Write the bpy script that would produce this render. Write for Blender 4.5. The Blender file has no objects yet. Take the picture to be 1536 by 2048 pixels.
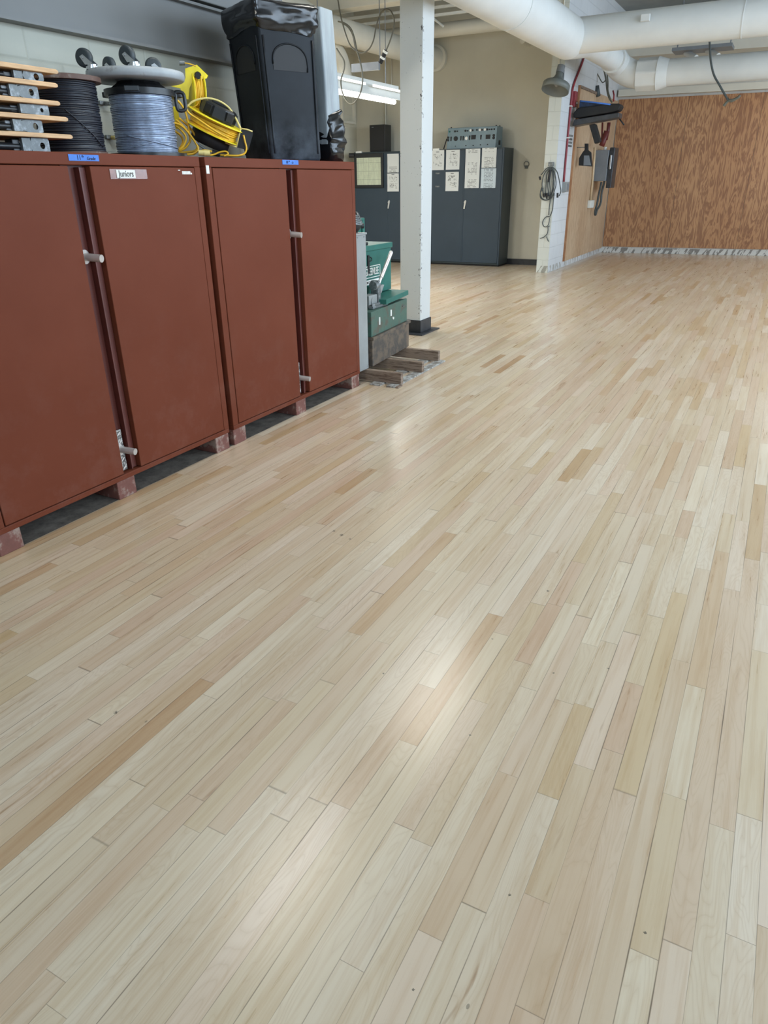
import bpy, math, random
from mathutils import Vector, Matrix
random.seed(7)
PI = math.pi
C = bpy.context.scene.collection
sc = bpy.context.scene

# ------------------------------------------------------------------ colour / material helpers
def lin(c):
    return tuple(((x/255)/12.92 if x/255 <= .04045 else ((x/255+.055)/1.055)**2.4) for x in c) + (1,)

class NT:
    def __init__(s, name):
        s.mat = bpy.data.materials.new(name); s.mat.use_nodes = True
        s.t = s.mat.node_tree; s.b = s.t.nodes['Principled BSDF']
    def n(s, kind, **kw):
        nd = s.t.nodes.new(kind)
        for k, v in kw.items(): setattr(nd, k, v)
        return nd
    def put(s, sock, v):
        if hasattr(v, 'is_output'): s.t.links.new(v, sock)
        else: sock.default_value = v
    def m(s, op, a, b=0.0, c=0.0, clamp=False):
        nd = s.n('ShaderNodeMath', operation=op, use_clamp=clamp)
        s.put(nd.inputs[0], a); s.put(nd.inputs[1], b); s.put(nd.inputs[2], c)
        return nd.outputs[0]
    def comb(s, x, y, z):
        nd = s.n('ShaderNodeCombineXYZ')
        for i, v in enumerate((x, y, z)): s.put(nd.inputs[i], v)
        return nd.outputs[0]
    def pos(s):
        g = s.n('ShaderNodeNewGeometry'); q = s.n('ShaderNodeSeparateXYZ'); s.t.links.new(g.outputs['Position'], q.inputs[0])
        return g.outputs['Position'], q.outputs[0], q.outputs[1], q.outputs[2]
    def objc(s):
        g = s.n('ShaderNodeTexCoord'); q = s.n('ShaderNodeSeparateXYZ'); s.t.links.new(g.outputs['Object'], q.inputs[0])
        return g.outputs['Object'], q.outputs[0], q.outputs[1], q.outputs[2]
    def noise(s, vec, scale=1.0, detail=2.0, rough=.5, dist=0.0):
        nd = s.n('ShaderNodeTexNoise'); s.put(nd.inputs['Vector'], vec)
        nd.inputs['Scale'].default_value = scale; nd.inputs['Detail'].default_value = detail
        nd.inputs['Roughness'].default_value = rough; nd.inputs['Distortion'].default_value = dist
        return nd.outputs[0]
    def white(s, vec):
        nd = s.n('ShaderNodeTexWhiteNoise', noise_dimensions='3D'); s.put(nd.inputs['Vector'], vec)
        return nd.outputs['Value']
    def ramp(s, f, stops, interp='LINEAR'):
        nd = s.n('ShaderNodeValToRGB'); nd.color_ramp.interpolation = interp
        e = nd.color_ramp.elements
        while len(e) < len(stops): e.new(.5)
        for i, (p, c) in enumerate(stops): e[i].position = p; e[i].color = lin(c)
        s.put(nd.inputs[0], f); return nd.outputs[0]
    def mix(s, f, a, b, mode='MIX'):
        nd = s.n('ShaderNodeMix', data_type='RGBA', blend_type=mode)
        s.put(nd.inputs[0], f); s.put(nd.inputs[6], a); s.put(nd.inputs[7], b); return nd.outputs[2]
    def bump(s, h, strength=.3, dist=.002):
        nd = s.n('ShaderNodeBump'); nd.inputs['Strength'].default_value = strength; nd.inputs['Distance'].default_value = dist
        s.put(nd.inputs['Height'], h); s.t.links.new(nd.outputs[0], s.b.inputs['Normal'])
    def set(s, col=None, rough=None, metal=None, spec=None):
        if col is not None: s.put(s.b.inputs['Base Color'], col)
        if rough is not None: s.put(s.b.inputs['Roughness'], rough)
        if metal is not None: s.put(s.b.inputs['Metallic'], metal)
        if spec is not None: s.put(s.b.inputs['Specular IOR Level'], spec)
        return s.mat

def paint(name, col, rough=.5, metal=0, var=.08, scale=6, bump=0, bscale=60, spec=.5, stretch=(1,1,1)):
    k = NT(name); _, x, y, z = k.objc()
    v = k.comb(k.m('MULTIPLY', x, stretch[0]), k.m('MULTIPLY', y, stretch[1]), k.m('MULTIPLY', z, stretch[2]))
    n = k.noise(v, scale, 4, .6)
    lo = tuple(c*(1-var) for c in col); hi = tuple(min(255, c*(1+var)) for c in col)
    colr = k.ramp(n, [(.3, lo), (.7, hi)])
    if bump: k.bump(k.noise(v, bscale, 2), bump, .001)
    return k.set(colr, rough, metal, spec)

def worn(name, col, col2, thr=.6, scale=14, rough=.55, metal=0, stretch=(1,1,1), bump=.2):
    k = NT(name); _, x, y, z = k.objc()
    v = k.comb(k.m('MULTIPLY', x, stretch[0]), k.m('MULTIPLY', y, stretch[1]), k.m('MULTIPLY', z, stretch[2]))
    n = k.noise(v, scale, 6, .7)
    c = k.ramp(n, [(.25, tuple(q*.9 for q in col)), (thr-.05, col), (thr+.06, col2)])
    k.bump(n, bump, .002)
    return k.set(c, rough, metal)

def emit(name, col, strength):
    k = NT(name); k.set(lin(col)); k.b.inputs['Emission Color'].default_value = lin(col); k.b.inputs['Emission Strength'].default_value = strength
    return k.mat

M = {}
# floor: narrow maple strips running along X
def floor_mat():
    k = NT('maple_strip_floor'); P, x, y, z = k.pos()
    W = .0572
    yy = k.m('DIVIDE', y, W); row = k.m('FLOOR', yy); fy = k.m('FRACT', yy)
    r1 = k.white(k.comb(row, 3.1, 0)); r2 = k.white(k.comb(row, 9.7, 4))
    L = k.m('MULTIPLY_ADD', r2, .75, .42)
    xx = k.m('ADD', k.m('DIVIDE', x, L), k.m('MULTIPLY', r1, 37.0))
    wob = k.m('MULTIPLY', k.m('SINE', k.m('MULTIPLY_ADD', xx, 2.3, k.m('MULTIPLY', r1, 60.0))), .28)
    xx = k.m('ADD', xx, wob)
    bid = k.m('FLOOR', xx); fx = k.m('FRACT', xx)
    rb = k.white(k.comb(row, bid, 1.0)); rc = k.white(k.comb(row, bid, 7.0)); rd = k.white(k.comb(row, bid, 12.0))
    base = k.ramp(rb, [(0, (190,162,128)), (.05, (203,181,150)), (.2, (208,191,167)), (.6, (213,198,177)), (.88, (221,209,191)), (1, (207,187,164))])
    pink = k.ramp(rc, [(0, (254,250,240)), (.5, (255,253,249)), (.8, (253,246,241)), (1, (248,236,228))])
    col = k.mix(1.0, base, pink, 'MULTIPLY')
    sy = k.m('MULTIPLY_ADD', rd, 31.0, k.m('MULTIPLY', y, 1.0))
    gv = k.comb(k.m('MULTIPLY', x, 2.2), k.m('MULTIPLY', sy, 46.0), k.m('MULTIPLY', rb, 9.0))
    g = k.noise(gv, 1.0, 4, .6, .3)
    col = k.mix(.55, col, k.ramp(g, [(.3, (226,208,186)), (.55, (255,255,255))]), 'MULTIPLY')
    # flat-sawn figure on some boards
    cv = k.comb(k.m('MULTIPLY', x, 1.9), k.m('MULTIPLY', sy, 11.0), k.m('MULTIPLY', rc, 20.0))
    cn = k.noise(cv, 1.0, 2, .5, .4)
    ln = k.m('POWER', k.m('ABSOLUTE', k.m('SINE', k.m('MULTIPLY', cn, 75.0))), .35)
    fig = k.m('MULTIPLY', k.m('SUBTRACT', 1.0, ln), k.m('GREATER_THAN', rd, .45))
    col = k.mix(k.m('MULTIPLY', fig, .32), col, lin((176,146,112)))
    # mineral streaks
    st = k.noise(k.comb(k.m('MULTIPLY', x, 3.0), k.m('MULTIPLY', sy, 24.0), 3.0), 1.0, 3, .6, .8)
    stm = k.m('MULTIPLY', k.m('SMOOTH_MIN', k.m('MULTIPLY', k.m('SUBTRACT', st, .66, clamp=True), 9.0), 1.0, .1), k.m('GREATER_THAN', rc, .55))
    col = k.mix(k.m('MULTIPLY', stm, .6, clamp=True), col, lin((150,112,78)))
    # broad tone drift
    dr = k.noise(k.comb(x, y, 0), .55, 2)
    col = k.mix(.35, col, k.ramp(dr, [(.35, (244,236,222)), (.65, (255,255,255))]), 'MULTIPLY')
    # gaps
    gy = k.m('MULTIPLY', k.m('MINIMUM', fy, k.m('SUBTRACT', 1.0, fy)), W)
    gx = k.m('MULTIPLY', k.m('MINIMUM', fx, k.m('SUBTRACT', 1.0, fx)), L)
    edge = k.noise(k.comb(k.m('MULTIPLY', x, 1.4), k.m('MULTIPLY', k.m('ROUND', yy), 5.0), 0), 1.0, 3, .6)
    wy = k.m('MULTIPLY', k.m('SUBTRACT', edge, .36, clamp=True),    .0060)
    my = k.m('MULTIPLY', k.m('SUBTRACT', 1.0, k.m('DIVIDE', gy, k.m('ADD', wy, .0005)), clamp=True), k.m('MULTIPLY_ADD', edge, 2.2, -.45, clamp=True))
    mx = k.m('MULTIPLY', k.m('SUBTRACT', 1.0, k.m('DIVIDE', gx, .0017), clamp=True), k.m('MULTIPLY_ADD', rb, .6, .25))
    gap = k.m('MAXIMUM', my, mx)
    col = k.mix(gap, col, lin((92,74,58)))
    # knots / filled nail holes
    kn = None
    for (kx, ky, kr) in KNOTS:
        d = k.n('ShaderNodeVectorMath', operation='DISTANCE'); k.put(d.inputs[0], P); d.inputs[1].default_value = (kx, ky, 0)
        q = k.m('LESS_THAN', k.m('ADD', d.outputs['Value'], k.m('MULTIPLY', k.noise(P, 300.0, 2), kr*2.2)), kr*1.75)
        kn = q if kn is None else k.m('MAXIMUM', kn, q)
    v = k.n('ShaderNodeTexVoronoi'); k.put(v.inputs['Vector'], k.comb(k.m('MULTIPLY', x, .55), y, 0)); v.inputs['Scale'].default_value = 4.5
    sp = k.m('MULTIPLY', k.m('LESS_THAN', v.outputs['Distance'], .022), .55)
    col = k.mix(k.m('MAXIMUM', k.m('MULTIPLY', kn, .85), sp), col, lin((92,84,72)))
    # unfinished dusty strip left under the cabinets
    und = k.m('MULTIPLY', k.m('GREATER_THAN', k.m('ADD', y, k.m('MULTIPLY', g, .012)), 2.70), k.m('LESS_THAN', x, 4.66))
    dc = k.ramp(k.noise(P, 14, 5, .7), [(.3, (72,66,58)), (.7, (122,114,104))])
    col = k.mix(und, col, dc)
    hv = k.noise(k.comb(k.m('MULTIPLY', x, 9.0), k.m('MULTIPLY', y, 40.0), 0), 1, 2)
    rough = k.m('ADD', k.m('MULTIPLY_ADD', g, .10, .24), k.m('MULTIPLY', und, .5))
    h = k.m('SUBTRACT', k.m('MULTIPLY', k.noise(k.comb(x, y, 0), 260.0, 2), .5), k.m('MULTIPLY', gap, 2.5))
    h = k.m('ADD', h, k.m('ADD', k.m('MULTIPLY', hv, .6), k.m('MULTIPLY', rb, .25)))
    k.bump(h, .10, .0010)
    k.b.inputs['Coat Weight'].default_value = .45; k.b.inputs['Coat Roughness'].default_value = .22
    return k.set(col, rough, 0, .6)

def ply_mat(name, horiz, dark, mid, light, seed, strength=1.0):
    k = NT(name); P, x, y, z = k.pos(); a = y if horiz == 'y' else x
    sheet = k.m('FLOOR', k.m('DIVIDE', a, 1.3)); rs = k.white(k.comb(sheet, seed, 0))
    fin = k.noise(k.comb(k.m('MULTIPLY', a, 6.5), k.m('MULTIPLY', rs, 40.0), k.m('MULTIPLY', z, 1.05)), 1.0, 4.0, .6, .5)
    fine = k.noise(k.comb(k.m('MULTIPLY', a, 60.0), seed, k.m('MULTIPLY', z, 3.0)), 1.0, 3)
    band = k.m('MULTIPLY_ADD', k.m('SINE', k.m('MULTIPLY_ADD', fin, 48.0, k.m('MULTIPLY', fine, 1.6))), .5, .5)
    tone = k.noise(k.comb(k.m('MULTIPLY', a, 1.3), seed, k.m('MULTIPLY', z, .5)), 1.0, 3)
    c = k.ramp(band, [(0, dark), (.32, tuple((p+q)/2 for p, q in zip(dark, mid))), (.5, mid), (1, light)])
    c = k.mix(1-strength, c, lin(mid))
    c = k.mix(.5, c, k.ramp(tone, [(.35, (224,206,190)), (.65, (255,255,255))]), 'MULTIPLY')
    k.bump(k.m('ADD', band, fine), .15, .001)
    return k.set(c, .55)

def block_mat(name, horiz, col, var=.04, glue=None, off=0.0, mortar=.9):
    k = NT(name); P, x, y, z = k.pos(); a = y if horiz == 'y' else x
    bz = k.m('DIVIDE', z, .2); r = k.m('FLOOR', bz); fz = k.m('FRACT', bz)
    ba = k.m('ADD', k.m('DIVIDE', a, .4), k.m('MULTIPLY_ADD', k.m('MODULO', r, 2.0), .5, off)); fa = k.m('FRACT', ba)
    mz = k.m('MINIMUM', fz, k.m('SUBTRACT', 1.0, fz)); ma = k.m('MULTIPLY', k.m('MINIMUM', fa, k.m('SUBTRACT', 1.0, fa)), 2.0)
    mor = k.m('SUBTRACT', 1.0, k.m('MULTIPLY', k.m('MINIMUM', mz, ma), 22.0), clamp=True)
    n = k.noise(P, 1.1, 4, .6)
    c = k.ramp(n, [(.3, tuple(q*(1-var) for q in col)), (.7, tuple(min(255, q*(1+var)) for q in col))])
    c = k.mix(k.m('MULTIPLY', mor, 1-mortar), c, lin(tuple(q*.5 for q in col)))
    if glue:
        s1 = k.noise(k.comb(k.m('MULTIPLY_ADD', a, 15.0, k.m('MULTIPLY', z, 7.0)), 2.0, k.m('MULTIPLY', z, 4.0)), 1.0, 2, .6, .2)
        gm = k.m('MULTIPLY', k.m('GREATER_THAN', s1, .53), k.m('LESS_THAN', z, k.m('MULTIPLY_ADD', n, .06, .08)))
        c = k.mix(k.m('MULTIPLY', gm, .75), c, lin(glue))
    h = k.m('SUBTRACT', k.m('MULTIPLY', k.noise(P, 55, 3), .25), mor)
    k.bump(h, .5, .004)
    return k.set(c, .5)

KNOTS = [(1.082, -0.023, 0.0045), (0.756, 0.356, 0.0035), (1.586, 0.864, 0.005), (1.836, 0.381, 0.005), (1.938, 0.23, 0.005), (2.313, 0.536, 0.007), (1.922, 0.618, 0.005), (1.06, 1.491, 0.008), (4.37, 0.196, 0.008), (1.455, 0.515, 0.005), (1.034, 0.255, 0.004), (2.362, 1.489, 0.012), (2.381, 1.54, 0.009), (2.346, 1.436, 0.008)]
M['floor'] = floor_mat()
M['ply'] = ply_mat('plywood_back', 'y', (148,104,72), (176,130,90), (188,143,101), 5.0)
M['ply2'] = ply_mat('plywood_side', 'x', (172,144,116), (194,168,138), (204,180,150), 2.0, .5)
M['ply2y'] = ply_mat('plywood_edge', 'y', (150,100,64), (170,122,84), (186,140,100), 2.0, .55)
M['wallL'] = block_mat('block_wall_cream', 'x', (178,177,162), .04, mortar=.93)
M['wallWhite'] = block_mat('block_wall_white', 'x', (208,210,211), .03, glue=(150,146,136), mortar=.8)
M['wallEnd'] = block_mat('block_wall_end', 'y', (196,198,190), .03, glue=(120,116,104), off=.2, mortar=.85)
M['wallBack'] = block_mat('block_wall_back', 'y', (206,204,198), .04, glue=(92,84,76), mortar=.85)
M['wallBeige'] = paint('beige_wall_paint', (192,188,172), .6, var=.03, scale=1.0)
M['wallSide'] = block_mat('block_wall_side', 'x', (206,202,184), .04, mortar=.9)
M['wallOut'] = paint('plain_wall_paint', (205,200,186), .6, var=.03, scale=1)
M['ceil'] = paint('ceiling_deck_paint', (150,152,148), .7, var=.05, scale=2)
M['steelbeam'] = paint('grey_beam_paint', (119,119,117), .5, var=.03, scale=1)
def brown_mat():
    k = NT('brown_cabinet_paint'); P, x, y, z = k.pos()
    n = k.noise(P, 2.2, 4, .6); d = k.noise(P, 7, 6, .7)
    c = k.ramp(n, [(.3, (104,53,36)), (.7, (110,58,41))])
    dust = k.m('MULTIPLY', k.m('MULTIPLY', k.m('SUBTRACT', 1.0, z, clamp=True), k.m('MULTIPLY_ADD', d, 3.0, -1.45, clamp=True)), .16, clamp=True)
    c = k.mix(dust, c, lin((150,122,112)))
    k.bump(k.noise(P, 160, 2), .1, .001)
    return k.set(c, .5, 0, .1)
M['brown'] = brown_mat()
M['brownD'] = paint('brown_shaded_paint', (88,40,32), .45, var=.1, scale=3)  # cabinet brown darkened with the shade of the centre channel and door side
M['skid'] = worn('scuffed_brown_skid', (118,74,64), (150,128,116), .55, 16, .7)
M['pin'] = paint('pin_metal', (205,200,196), .3, .6, .04)
M['tread'] = worn('tread_plate', (90,88,86), (190,188,184), .52, 60, .35, .6)
M['tape'] = paint('blue_tape', (66,118,200), .6, var=.05, scale=20)
M['ink'] = paint('ink', (28,30,60), .6, var=0)
M['inkk'] = paint('black_ink', (58,54,52), .6, var=0)
M['paper'] = paint('paper_white', (222,222,214), .6, var=.02)
M['clear'] = paint('yellowed_clear_tape', (122,76,60), .15, var=.1, scale=30)
M['white'] = paint('white_mark', (222,220,214), .5, var=0)
M['duct'] = paint('duct_white_paint', (208,209,206), .42, var=.03, scale=1.5, bump=.05, bscale=12)
M['ductW'] = paint('duct_cream_paint', (206,203,190), .5, var=.04, scale=1.5)
M['colm'] = None
M['rubber'] = paint('black_base', (40,42,46), .5, var=.2, scale=12)
M['plate'] = paint('dark_floor_plate', (62,64,68), .35, .3, .15, 10)
M['dgrey'] = paint('charcoal_cabinet_paint', (54,66,76), .45, var=.04, scale=1.4, spec=.3)
M['dgrey2'] = paint('charcoal_cabinet_side', (56,65,68), .45, var=.04, scale=1.4, spec=.3)
M['steel'] = paint('bright_steel', (196,198,200), .28, .9, .05)
M['steelD'] = worn('galvanised_steel', (104,108,108), (140,144,146), .55, 24, .45, .4)
M['black'] = paint('black_plastic', (26,28,30), .38, var=.15, scale=8)
M['blackM'] = paint('black_matte', (20,20,22), .6, var=.15, scale=8)
def bin_mat():
    k = NT('black_bin_plastic'); P, x, y, z = k.objc()
    n = k.noise(P, 5, 5, .65); low = k.m('MULTIPLY', k.m('SUBTRACT', .26, z, clamp=True), 3.2, clamp=True)
    c = k.ramp(n, [(.3, (17,20,24)), (.75, (27,31,36))])
    c = k.mix(k.m('MULTIPLY', low, k.m('MULTIPLY_ADD', n, 2.2, -.75, clamp=True), clamp=True), c, lin((104,112,122)))
    return k.set(c, .42, 0, .16)
M['bin'] = bin_mat()
M['bag'] = paint('black_bag_film', (16,17,19), .22, var=.1, scale=10)
M['bin2'] = paint('grey_bin_plastic', (142,150,154), .45, var=.08, scale=9, stretch=(3,3,.5))
M['pineply'] = paint('pine_board', (196,158,116), .55, var=.12, scale=8, stretch=(1,6,9))
M['redwood'] = worn('dark_flange_wood', (96,72,62), (130,120,110), .6, 12, .6)
M['wireB'] = paint('black_wire', (34,36,44), .42, var=.15, scale=30)
M['wireS'] = paint('aluminium_wire', (150,162,182), .34, .35, .1, 40)
M['disc'] = worn('grey_dolly_paint', (160,166,170), (118,116,110), .62, 9, .45)
M['wheel'] = paint('caster_rubber', (50,58,62), .5, var=.1)
M['yellow'] = paint('yellow_paint', (232,212,40), .38, var=.06, scale=8)
M['yellowC'] = paint('yellow_cord', (226,178,44), .45, var=.1, scale=12)
M['cream'] = paint('cream_tape', (222,204,130), .5, var=.06)
M['green'] = paint('green_box_paint', (50,102,92), .5, var=.07, scale=6, spec=.2)
M['greenW'] = worn('worn_green_paint', (66,96,84), (80,76,66), .54, 9, .5)
M['rust'] = worn('rusty_box', (84,78,72), (112,98,84), .5, 10, .6, .3)
M['lockerG'] = paint('pale_grey_locker', (142,144,142), .4, var=.05, scale=5)
M['oldwood'] = worn('weathered_wood', (140,122,106), (98,80,66), .52, 18, .8, 0, (1,.25,3))
M['oldgrey'] = worn('grey_weathered_wood', (122,118,112), (176,176,172), .5, 20, .8)
M['console'] = paint('grey_blue_enamel', (110,130,136), .4, var=.04)
M['red'] = paint('red_conduit_paint', (136,44,52), .45, var=.08)
M['horn'] = paint('grey_horn_paint', (104,108,104), .45, var=.05)
M['blue'] = paint('blue_tarp', (20,36,60), .5, var=.5, scale=14)
M['boxgrey'] = paint('switchbox_grey', (122,126,130), .4, var=.04)
M['conduit'] = paint('pale_conduit', (206,180,144), .45, var=.05)
M['cord'] = paint('dark_grey_cord', (66,72,72), .5, var=.1)
M['cord2'] = paint('olive_cord', (96,94,82), .5, var=.1)
M['tube'] = emit('lit_tube', (255,252,240), 14)
M['tubeoff'] = emit('dim_tube', (250,252,250), 1.6)
M['fixture'] = paint('fixture_white', (214,216,212), .4, var=.02)

def col_mat():
    k = NT('column_white_paint'); P, x, y, z = k.pos()
    ch = k.noise(P, 26, 3, .7); side = k.m('LESS_THAN', y, 3.155); front = k.m('LESS_THAN', x, 6.685)
    corner = k.m('MULTIPLY', k.m('MULTIPLY', side, front), k.m('GREATER_THAN', ch, .6))
    sp = k.m('GREATER_THAN', k.noise(P, 70, 1), .77)
    c = k.mix(k.m('MAXIMUM', corner, sp), lin((198,200,198)), lin((88,86,86)))
    return k.set(c, .42)
M['colm'] = col_mat()

def sheet_mat(name, kind, tint=(206,208,204)):
    k = NT(name); _, x, y, z = k.objc()   # local: y across, z up, centred
    r = k.n('ShaderNodeObjectInfo').outputs['Random']; seed = k.m('MULTIPLY', r, 50.0)
    inx = k.m('LESS_THAN', k.m('ABSOLUTE', y), .085)
    if kind == 'text':
        line = k.m('LESS_THAN', k.m('FRACT', k.m('MULTIPLY', z, 44.0)), .45)
        w = k.m('GREATER_THAN', k.noise(k.comb(seed, k.m('MULTIPLY', y, 28.0), k.m('FLOOR', k.m('MULTIPLY', z, 44.0))), 1.0, 2), .46)
        blk = k.m('GREATER_THAN', k.noise(k.comb(seed, 0.0, k.m('MULTIPLY', z, 9.0)), 1.0, 1), .42)
        ink = k.m('MULTIPLY', k.m('MULTIPLY', line, w), k.m('MULTIPLY', blk, inx))
        amt = k.m('MULTIPLY', ink, .62)
    elif kind == 'chart':
        fy = k.m('FRACT', k.m('MULTIPLY', y, 9.0)); fz = k.m('FRACT', k.m('MULTIPLY', z, 7.0))
        g = k.m('MAXIMUM', k.m('LESS_THAN', fy, .05), k.m('LESS_THAN', fz, .05))
        ln = k.m('MULTIPLY', k.m('LESS_THAN', k.m('FRACT', k.m('MULTIPLY', z, 60.0)), .4), k.m('GREATER_THAN', k.noise(k.comb(seed, k.m('MULTIPLY', y, 22.0), k.m('MULTIPLY', z, 8.0)), 1.0, 2), .5))
        amt = k.m('MULTIPLY', k.m('MAXIMUM', g, k.m('MULTIPLY', ln, .6)), .4)
    else:
        n = k.noise(k.comb(seed, k.m('MULTIPLY', y, 16.0), k.m('MULTIPLY', z, 16.0)), 1.0, 4, .7, 1.0)
        ln = k.m('LESS_THAN', k.m('ABSOLUTE', k.m('SUBTRACT', n, .56)), .028)
        cl = k.m('LESS_THAN', k.m('ABSOLUTE', k.m('SUBTRACT', k.m('ABSOLUTE', z), .055)), .045)
        head = k.m('MULTIPLY', k.m('LESS_THAN', k.m('ABSOLUTE', k.m('SUBTRACT', z, .132)), .006), k.m('LESS_THAN', k.m('ABSOLUTE', y), .03))
        amt = k.m('MULTIPLY', k.m('MAXIMUM', k.m('MULTIPLY', k.m('MULTIPLY', ln, cl), inx), head), .8)
    return k.set(k.mix(amt, lin(tint), lin((52,54,56))), .6)
M['p_text'] = sheet_mat('printed_sheet', 'text'); M['p_diag'] = sheet_mat('diagram_sheet', 'diag'); M['p_chart'] = sheet_mat('wall_chart', 'chart', (196,202,176))
M['p_blue'] = sheet_mat('pale_printed_sheet', 'text', (188,200,206))

# ------------------------------------------------------------------ geometry helpers
ROOT = {}
class MB:
    def __init__(s): s.v = []; s.f = []; s.sm = []
    def add(s, v, f, smooth=False, mtx=None):
        o = len(s.v)
        for p in v:
            p = Vector(p); s.v.append(mtx @ p if mtx else p)
        for q in f: s.f.append([o+i for i in q]); s.sm.append(smooth)
        return s
    def box(s, x0, x1, y0, y1, z0, z1, mtx=None, taper=None):
        if x0 > x1: x0, x1 = x1, x0
        if y0 > y1: y0, y1 = y1, y0
        if z0 > z1: z0, z1 = z1, z0
        v = [(x0,y0,z0),(x1,y0,z0),(x1,y1,z0),(x0,y1,z0),(x0,y0,z1),(x1,y0,z1),(x1,y1,z1),(x0,y1,z1)]
        return s.add(v, [(0,3,2,1),(4,5,6,7),(0,1,5,4),(1,2,6,5),(2,3,7,6),(3,0,4,7)], False, mtx)
    def frustum(s, b, t, z0, z1, mtx=None):     # b,t = (x0,x1,y0,y1)
        v = [(b[0],b[2],z0),(b[1],b[2],z0),(b[1],b[3],z0),(b[0],b[3],z0),(t[0],t[2],z1),(t[1],t[2],z1),(t[1],t[3],z1),(t[0],t[3],z1)]
        return s.add(v, [(0,3,2,1),(4,5,6,7),(0,1,5,4),(1,2,6,5),(2,3,7,6),(3,0,4,7)], False, mtx)
    def prism(s, pts, d, mtx=None):             # polygon in local xz, thickness d along +y
        n = len(pts); v = [(p[0], 0, p[1]) for p in pts] + [(p[0], d, p[1]) for p in pts]
        a = sum(pts[i][0]*pts[(i+1) % n][1]-pts[(i+1) % n][0]*pts[i][1] for i in range(n))
        f = [tuple(range(n)), tuple(range(2*n-1, n-1, -1))] + [(i, i+n, (i+1) % n+n, (i+1) % n) for i in range(n)]
        if a < 0: f = [tuple(reversed(q)) for q in f]
        return s.add(v, f, False, mtx)
    def lathe(s, prof, axis=(0,0,1), loc=(0,0,0), n=32, smooth=True, mtx=None):  # prof (r,h)
        q = Vector((0,0,1)).rotation_difference(Vector(axis).normalized()).to_matrix().to_4x4()
        T = Matrix.Translation(Vector(loc)) @ q
        if mtx: T = mtx @ T
        v = []; f = []
        for r, h in prof:
            for i in range(n):
                a = 2*PI*i/n; v.append((r*math.cos(a), r*math.sin(a), h))
        for j in range(len(prof)-1):
            for i in range(n):
                f.append((j*n+i, j*n+(i+1) % n, (j+1)*n+(i+1) % n, (j+1)*n+i))
        s.add(v, f, smooth, T)
        caps = []
        if prof[0][0] > 1e-6: caps.append(([ (prof[0][0]*math.cos(2*PI*i/n), prof[0][0]*math.sin(2*PI*i/n), prof[0][1]) for i in range(n)], [tuple(range(n-1,-1,-1))]))
        if prof[-1][0] > 1e-6: caps.append(([ (prof[-1][0]*math.cos(2*PI*i/n), prof[-1][0]*math.sin(2*PI*i/n), prof[-1][1]) for i in range(n)], [tuple(range(n))]))
        for cv, cf in caps: s.add(cv, cf, False, T)
        return s
    def cyl(s, a, b, r, r2=None, n=24, mtx=None, smooth=True):
        a = Vector(a); b = Vector(b); L = (b-a).length
        return s.lathe([(r, 0), (r if r2 is None else r2, L)], (b-a), a, n, smooth, mtx)
    def tube(s, pts, r, n=8, closed=False, mtx=None):
        pts = [Vector(p) for p in pts]; m = len(pts); v = []; f = []
        T0 = (pts[1]-pts[0]).normalized(); up = Vector((0,0,1)) if abs(T0.z) < .9 else Vector((1,0,0))
        N = T0.cross(up).normalized()
        for i, p in enumerate(pts):
            if closed: t = (pts[(i+1) % m]-pts[i-1]).normalized()
            else: t = (pts[min(i+1, m-1)]-pts[max(i-1, 0)]).normalized()
            N = (N - t*N.dot(t)); N = N.normalized() if N.length > 1e-6 else t.orthogonal().normalized()
            B = t.cross(N)
            for j in range(n):
                a = 2*PI*j/n; v.append(p + N*(r*math.cos(a)) + B*(r*math.sin(a)))
        for i in range(m if closed else m-1):
            for j in range(n):
                f.append((i*n+j, i*n+(j+1) % n, ((i+1) % m)*n+(j+1) % n, ((i+1) % m)*n+j))
        if not closed: f.append(tuple(range(n-1,-1,-1))); f.append(tuple((m-1)*n+j for j in range(n)))
        return s.add(v, f, True, mtx)
    def ring(s, c, R, r, axis=(0,0,1), n=40, k=6, mtx=None, jit=0):
        q = Vector((0,0,1)).rotation_difference(Vector(axis).normalized()); p = []
        a0 = random.random()*6; 
        for i in range(n):
            a = 2*PI*i/n; p.append(Vector(c)+q @ Vector((R*math.cos(a), R*math.sin(a), jit*math.sin(a+a0))))
        return s.tube(p, r, k, True, mtx)
    def build(s, name, mat, parent=None, bevel=0, local=False, seg=2):
        me = bpy.data.meshes.new(name)
        off = Vector((0,0,0))
        if parent is not None and not local:
            off = ROOT[parent.name]
        me.from_pydata([tuple(p-off) for p in s.v], [], s.f)
        me.polygons.foreach_set('use_smooth', s.sm); me.update(); me.validate()
        me.materials.append(mat)
        o = bpy.data.objects.new(name, me); C.objects.link(o)
        if parent is not None:
            o.parent = parent; ROOT[o.name] = ROOT.get(parent.name, Vector((0,0,0)))
        else: ROOT[o.name] = Vector((0,0,0))
        if bevel:
            b = o.modifiers.new('Bevel', 'BEVEL'); b.width = bevel; b.segments = seg; b.limit_method = 'ANGLE'; b.angle_limit = .7
        return o

def smooth_path(pts, sub=8, closed=False):
    P = [Vector(p) for p in pts]; n = len(P); out = []
    for i in range(n if closed else n-1):
        if closed: a, b, c, d = P[i-1], P[i], P[(i+1) % n], P[(i+2) % n]
        else: a, b, c, d = P[max(i-1,0)], P[i], P[i+1], P[min(i+2, n-1)]
        for k in range(sub):
            t = k/sub
            out.append(.5*((2*b)+(-a+c)*t+(2*a-5*b+4*c-d)*t*t+(-a+3*b-3*c+d)*t**3))
    if not closed: out.append(P[-1])
    return out

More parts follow.
